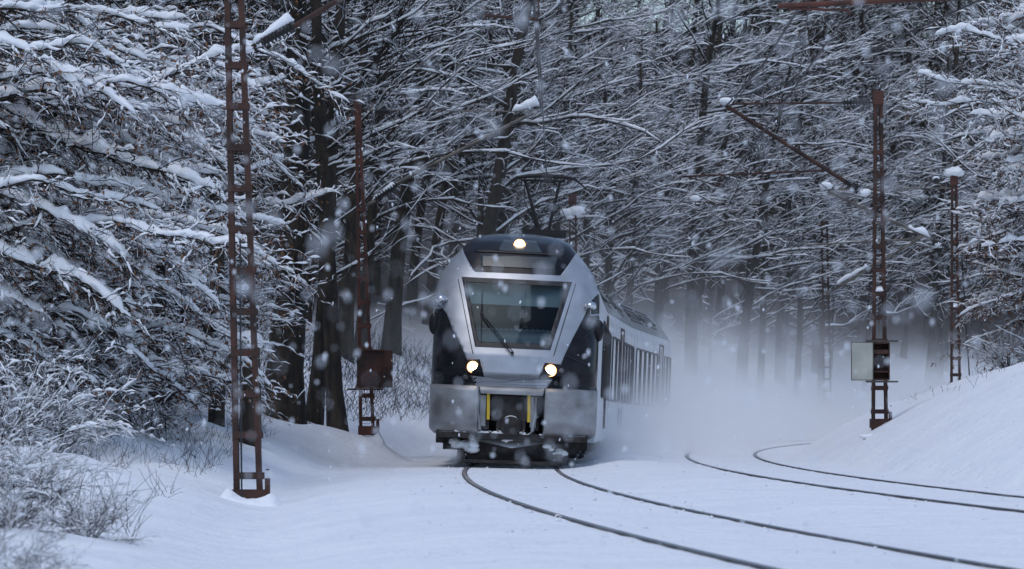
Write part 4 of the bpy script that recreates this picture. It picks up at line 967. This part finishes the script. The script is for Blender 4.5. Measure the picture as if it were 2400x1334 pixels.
foundation(2052, 1030, 69, .42, .4, .3, 'snowy footing under the mast with the cream cabinet')
# equipment boxes
b0 = at(878, 865, 68.7); o = tag(empty('equipment_box', b0), 'brown rusty equipment box bolted to the second left mast', 'box')
m = MB(); m.box((-.07, 0, 0), (.53, .3, .70)); m.build('case', M['rust_dark'], o)
m = MB(); m.box((.27, -.06, 0), (.15, .42, .71)); m.build('side_door', M['rust_dark'], o)
for nm, c_, s_ in (('lip', (-.07, -.16, .36), (.55, .04, .03)), ('lip', (-.07, -.16, -.355), (.55, .04, .03)), ('bracket', (-.18, 0, -.39), (.7, .1, .035)), ('latch', (.1, -.17, -.02), (.03, .05, .09))):
    m = MB(); m.box(c_, s_); m.build(nm, M['rust'], o)
b0 = at(2040, 847, 68.6); o = tag(empty('equipment_cabinet', b0), 'cabinet with its pale cream door swung open on the right mast', 'cabinet')
m = MB(); m.box((.17, .12, 0), (.36, .03, .70)); m.box((.17, 0, .35), (.36, .26, .03)); m.box((.17, 0, -.35), (.36, .26, .03)); m.box((.35, 0, 0), (.02, .26, .70)); m.box((-.01, 0, 0), (.02, .26, .70)); m.box((.17, -.02, .18), (.32, .2, .08)); m.box((.17, -.02, -.2), (.32, .2, .03)); m.build('case', M['rust_dark'], o)
m = MB(); m.box((-.17, -.14, 0), (.40, .025, .71)); m.build('cabinet_door', M['cream'], o)
m = MB()
for z in (.363, -.363): m.box((-.17, -.14, z), (.41, .035, .015))
for x in (-.378, .035): m.box((x, -.14, 0), (.015, .035, .73))
m.box((.22, .0, .39), (.62, .05, .035)); m.box((.22, .0, -.39), (.62, .05, .035)); m.build('frame', M['steel'], o)
# brackets
cantilever('rusty pipe with a snow-capped insulator on the near left mast', [((690, 62), (860, -40), .035), ((580, 118), (600, 105), .03)], [((612, 102), (690, 62))], [[(590, 103, .10), (620, 88, .1), (655, 68, .1), (690, 48, .08)], [(578, 116, .07)]], 44.6)
cantilever('long bracket of the brown-box mast, snow on its tip above the train', [((932, 428), (1262, 258), .035), ((852, 258), (1262, 262), .012), ((848, 487), (880, 470), .03)],
           [((880, 468), (932, 432)), ((880, 261), (915, 262))], [[(1200, 262, .15), (1225, 256, .15), (1250, 250, .16), (1264, 246, .13)], [(872, 470, .07), (905, 448, .08), (930, 436, .05)]], 69, M['steel'])
cantilever('rusty bracket of the cream-cabinet mast, a snow cap at its tip', [((1700, 244), (2048, 240), .02), ((1702, 248), (1985, 428), .04), ((1925, 400), (1600, 414), .02), ((1925, 400), (1945, 395), .03), ((1715, 262), (2048, 402), .008), ((1610, 414), (1690, 438), .014)],
           [((1975, 241), (2040, 239)), ((1978, 424), (2018, 452))], [[(1702, 238, .10)], [(2026, 452, .10)], [(2014, 446, .05)]], 69, M['rust_dark'])
cantilever('grey bracket of the mast behind the right bank, snow along its strut', [((1937, 445), (2230, 441), .02), ((1940, 449), (2225, 580), .04), ((1890, 575), (2140, 560), .025), ((2140, 560), (2160, 550), .025)], [((2180, 560), (2222, 580))],
           [[(1937, 436, .13)], [(2128, 534, .12), (2150, 545, .11), (2180, 556, .1)], [(2200, 572, .08)], [(2236, 404, .19)]], 97, M['steel'])
cantilever('far bracket with a snowy diagonal strut in the snow cloud', [((1936, 690), (2165, 553), .06), ((1890, 575), (1936, 570), .03)], [((1938, 688), (1965, 672))], [[(1960, 668, .14), (2000, 645, .15), (2034, 625, .12)]], 160, M['steel'])
cantilever('rusty beam with a dark steady arm crossing the top right corner', [((1823, 14), (2420, -14), .035), ((1850, 14), (1850, 28), .015), ((1852, 20), (1985, 24), .016), ((1985, 20), (1990, 34), .02)], [], [], 45, M['rust'])
cantilever('dark steady arm hanging near the top above the train', [((1138, 36), (1262, 47), .02), ((1138, 30), (1138, 48), .015), ((1262, 40), (1262, -30), .012)], [], [], 45, M['rust_dark'])
cantilever('short bracket with a white snow clump over the train roof', [((1342, 480), (1342, 505), .03), ((1310, 500), (1375, 492), .03)], [], [[(1328, 498, .16)], [(1352, 494, .2)], [(1336, 508, .1)]], 116)
cantilever('small snow-topped hanger in front of the forest right of the train', [((1625, 470), (1700, 482), .014), ((1630, 466), (1630, 478), .02)], [], [[(1630, 465, .13)]], 117)
ol = at(2194, 425, 96.5); o = tag(empty('line_insulator', ol), 'round dark insulator end with a snow hat beside the mast behind the right bank', 'insulator')
m = MB(); m.tube([(0, -.12, 0), (0, .25, .02)], [.085, .085], 16); m.tube([(0, -.13, 0), (0, -.16, 0)], [.05, .04], 12); m.tube([(0, .25, 0), (.45, .3, -.1)], .012, 6); m.build('insulator_body', M['insulator'], o)
m = MB(); m.ball((0, .03, .08), .1, 12, 8, (1, 1.4, .6)); m.build('snow', M['clump_snow'], o, True)
# wires
def wire(pts, label, r=.006, sag=0):
    r = r*2.4
    P = np.array([at(*p) for p in pts]); P = resample(P, .8) if len(pts) > 2 else P
    if len(P) == 2:
        t = np.linspace(0, 1, 20)[:, None]; P = P[0]*(1-t)+P[1]*t; P[:, 2] -= sag*4*(t*(1-t))[:, 0]
    m = MB(); m.tube(P, r, 5); return tag(m.build('overhead_wire', M['wire']), label, 'wire', 'overhead line wires')
wire([(1246, -60, 42), (1256, 60, 47), (1268, 262, 69)], 'messenger wire hanging above the train from the top edge', .007)
wire([(1258, 30, 45), (1268, 180, 55), (1276, 330, 66), (1281, 412, 73)], 'contact wire coming down onto the pantograph')
wire([(1281, 413, 73), (1330, 520, 95), (1420, 590, 117)], 'contact wire running on behind the pantograph')
wire([(1268, 262, 69), (1450, 395, 93), (1560, 470, 117)], 'messenger wire falling away right behind the snow-tipped bracket')
wire([(1876, 14, 45), (1790, 150, 54), (1705, 246, 69)], 'messenger wire from the rusty beam down to the capped bracket tip', .007)
wire([(1988, 30, 45), (1870, 195, 55), (1745, 370, 66), (1690, 440, 70)], 'contact wire from the steady arm down past the long rusty strut')
wire([(1690, 440, 70), (1840, 560, 97), (1960, 640, 130)], 'contact wire running on right towards the snow cloud')
wire([(1705, 246, 69), (1850, 370, 83), (1938, 442, 97)], 'messenger wire between the two right brackets')
wire([(2320, -10, 52), (1990, 140, 62), (1760, 222, 68), (1560, 240, 80)], 'long snow-flecked feeder wire crossing from the upper right')
wire([(1896, 15, 45), (1884, 100, 50), (1870, 195, 55)], 'thin vertical dropper under the rusty beam', .004)
wire([(1788, 152, 54), (1790, 250, 58)], 'short dropper hanging from the messenger wire at right', .004)
wire([(790, 10, 44.6), (1000, 150, 60), (1100, 210, 80)], 'stay wire crossing from the near left mast towards the middle', .005)
wire([(2254, 600, 97), (2262, 740, 97), (2272, 880, 97)], 'thin stay wire beside the mast behind the right bank', .008)
wire([(563, 560, 44.3), (563, 1000, 44.3), (567, 1216, 44.2)], 'thin earth wire running down inside the near left mast', .005)
# trackside bits
b0 = np.array(at(2030, 1040, 67)); o = tag(empty('marker_post', b0), 'short dark post stub at the bank foot by the second track', 'post')
m = MB(); m.box((0, 0, -.02), (.09, .12, .26)); m.build('stub', M['black_mat'], o); m = MB(); m.ball((.06, 0, .13), .12, 10, 7, (1.6, 1, .45), .4, np.random.default_rng(1)); m.build('snow', M['clump_snow'], o, True)

# ------------------------------------------------------------------ falling flakes, snow cloud, haze
M['flake'] = mat('flake', (.9, .92, .95), .9)
t = M['flake'].node_tree; tb = t.nodes.new("ShaderNodeBsdfTranslucent"); tb.inputs[0].default_value = (.9, .92, .95, 1); mx = t.nodes.new("ShaderNodeMixShader"); mx.inputs[0].default_value = .5
t.links.new(t.nodes["Principled BSDF"].outputs[0], mx.inputs[1]); t.links.new(tb.outputs[0], mx.inputs[2]); t.links.new(mx.outputs[0], t.nodes["Material Output"].inputs[0])
rf = np.random.default_rng(12); fm = MB()
ico = [(0, 0, 1), (.89, 0, .45), (.28, .85, .45), (-.72, .53, .45), (-.72, -.53, .45), (.28, -.85, .45), (.72, .53, -.45), (-.28, .85, -.45), (-.89, 0, -.45), (-.28, -.85, -.45), (.72, -.53, -.45), (0, 0, -1)]
icf = [(0, 1, 2), (0, 2, 3), (0, 3, 4), (0, 4, 5), (0, 5, 1), (1, 6, 2), (2, 7, 3), (3, 8, 4), (4, 9, 5), (5, 10, 1), (6, 7, 2), (7, 8, 3), (8, 9, 4), (9, 10, 5), (10, 6, 1), (11, 7, 6), (11, 8, 7), (11, 9, 8), (11, 10, 9), (11, 6, 10)]
ico = np.array(ico); icf = np.array(icf)
NF = 2400; ds = 14+44*rf.random(NF)**.8; ds[:1750] = 3.5+12*rf.random(1750)
fx = (rf.random(NF)-.5)*1.15*2400; fy = -100+1500*rf.random(NF)
V = []; Fc = []
for i in range(NF):
    c = at(1200+fx[i], fy[i], ds[i]); r = (.0014+.0032*rf.random()**2.2)*(.8+ds[i]/18.); a = .35*rf.normal()
    ax = nrm(np.array([math.sin(a)*.6, .2*rf.normal(), 1.])); vv = ico*(r*(.7+.6*rf.random((12, 1)))); vv = vv+np.outer(vv@ax, ax)*(.2+1.1*rf.random())
    V.append(vv+c); Fc.append(icf+12*i)
fm.add(np.vstack(V), np.vstack(Fc))
tag(fm.build('falling_snow', M['flake'], smooth=True), 'snowflakes drifting down through the whole scene', 'snowfall', None, 'stuff')

def cloud():
    m = MB(); x0, x1, y0, y1, z0, z1 = -5, 52, 61.5, 235, -.4, 13.
    m.box(((x0+x1)/2, (y0+y1)/2, (z0+z1)/2), (x1-x0, y1-y0, z1-z0))
    ma = bpy.data.materials.new('powder'); ma.use_nodes = True; t = ma.node_tree; t.nodes.clear(); L = t.links.new
    out_ = t.nodes.new("ShaderNodeOutputMaterial"); pv = t.nodes.new("ShaderNodeVolumePrincipled"); L(pv.outputs[0], out_.inputs['Volume'])
    pv.inputs['Color'].default_value = (1, 1, 1, 1); pv.inputs['Anisotropy'].default_value = .0
    g_ = t.nodes.new("ShaderNodeNewGeometry"); s_ = t.nodes.new("ShaderNodeSeparateXYZ"); L(g_.outputs['Position'], s_.inputs[0])
    def mth(op, a, b=None, c=None, clamp=False):
        n = t.nodes.new("ShaderNodeMath"); n.operation = op; n.use_clamp = clamp
        for i, q in enumerate((a, b, c)):
            if q is None: continue
            if isinstance(q, (int, float)): n.inputs[i].default_value = q
            else: L(q, n.inputs[i])
        return n.outputs[0]
    def mr(v, a, b, c, d):
        n = t.nodes.new("ShaderNodeMapRange"); n.interpolation_type = 'SMOOTHSTEP'; L(v, n.inputs[0])
        for i, q in enumerate((a, b, c, d)): n.inputs[i+1].default_value = q
        return n.outputs[0]
    X_, Y_, Z_ = s_.outputs
    dx = mth('SUBTRACT', X_, CX); dy = mth('SUBTRACT', Y_, CY)
    o_ = mth('SUBTRACT', mth('SQRT', mth('ADD', mth('MULTIPLY', dx, dx), mth('MULTIPLY', dy, dy))), RAD)     # >0 outside the curve
    nz = t.nodes.new("ShaderNodeTexNoise"); nz.inputs['Scale'].default_value = .17; nz.inputs['Detail'].default_value = 4; L(g_.outputs['Position'], nz.inputs['Vector'])
    # height scale grows behind the train
    hs = mr(Y_, 74, 128, .6, 1.75)
    gh = mth('MULTIPLY', mth('MAXIMUM', mth('SUBTRACT', o_, 3.0), 0), .45)                                      # follows the rising slope
    hh = mth('DIVIDE', mth('MAXIMUM', mth('SUBTRACT', Z_, gh), 0), mth('MULTIPLY', hs, mr(nz.outputs['Fac'], .3, .7, .35, 1.75)))
    fall = mth('POWER', 2.718, mth('MULTIPLY', -1.0, mth('MULTIPLY', hh, hh)))
    thin = mth('MULTIPLY', mth('POWER', 2.718, mth('MULTIPLY', -.40, Z_)), .04)
    fall = mth('ADD', fall, thin)
    lat = mth('MULTIPLY', mr(mth('DIVIDE', o_, mr(Y_, 72, 135, 2.2, 9.5)), .25, 1, 1, .03), mr(o_, -6.0, -1.5, .02, 1))
    start = mr(mth('ADD', Y_, mth('MULTIPLY', mth('MAXIMUM', mth('ABSOLUTE', mth('ADD', o_, 1.2)), 0), -2.2)), 60, 74, 0, 1)
    endf = mr(Y_, 190, 232, 1, .3)
    d_ = mth('MULTIPLY', mth('MULTIPLY', mth('MULTIPLY', fall, lat), mth('MULTIPLY', start, endf)), mth('MULTIPLY', mr(nz.outputs['Fac'], .32, .66, .3, 1.5), DENS))
    L(d_, pv.inputs['Density'])
    tag(m.build('powder_snow_cloud', ma), 'cloud of powder snow whirled up along and behind the train', 'snow cloud', None, 'stuff')
DENS = .20
cloud()
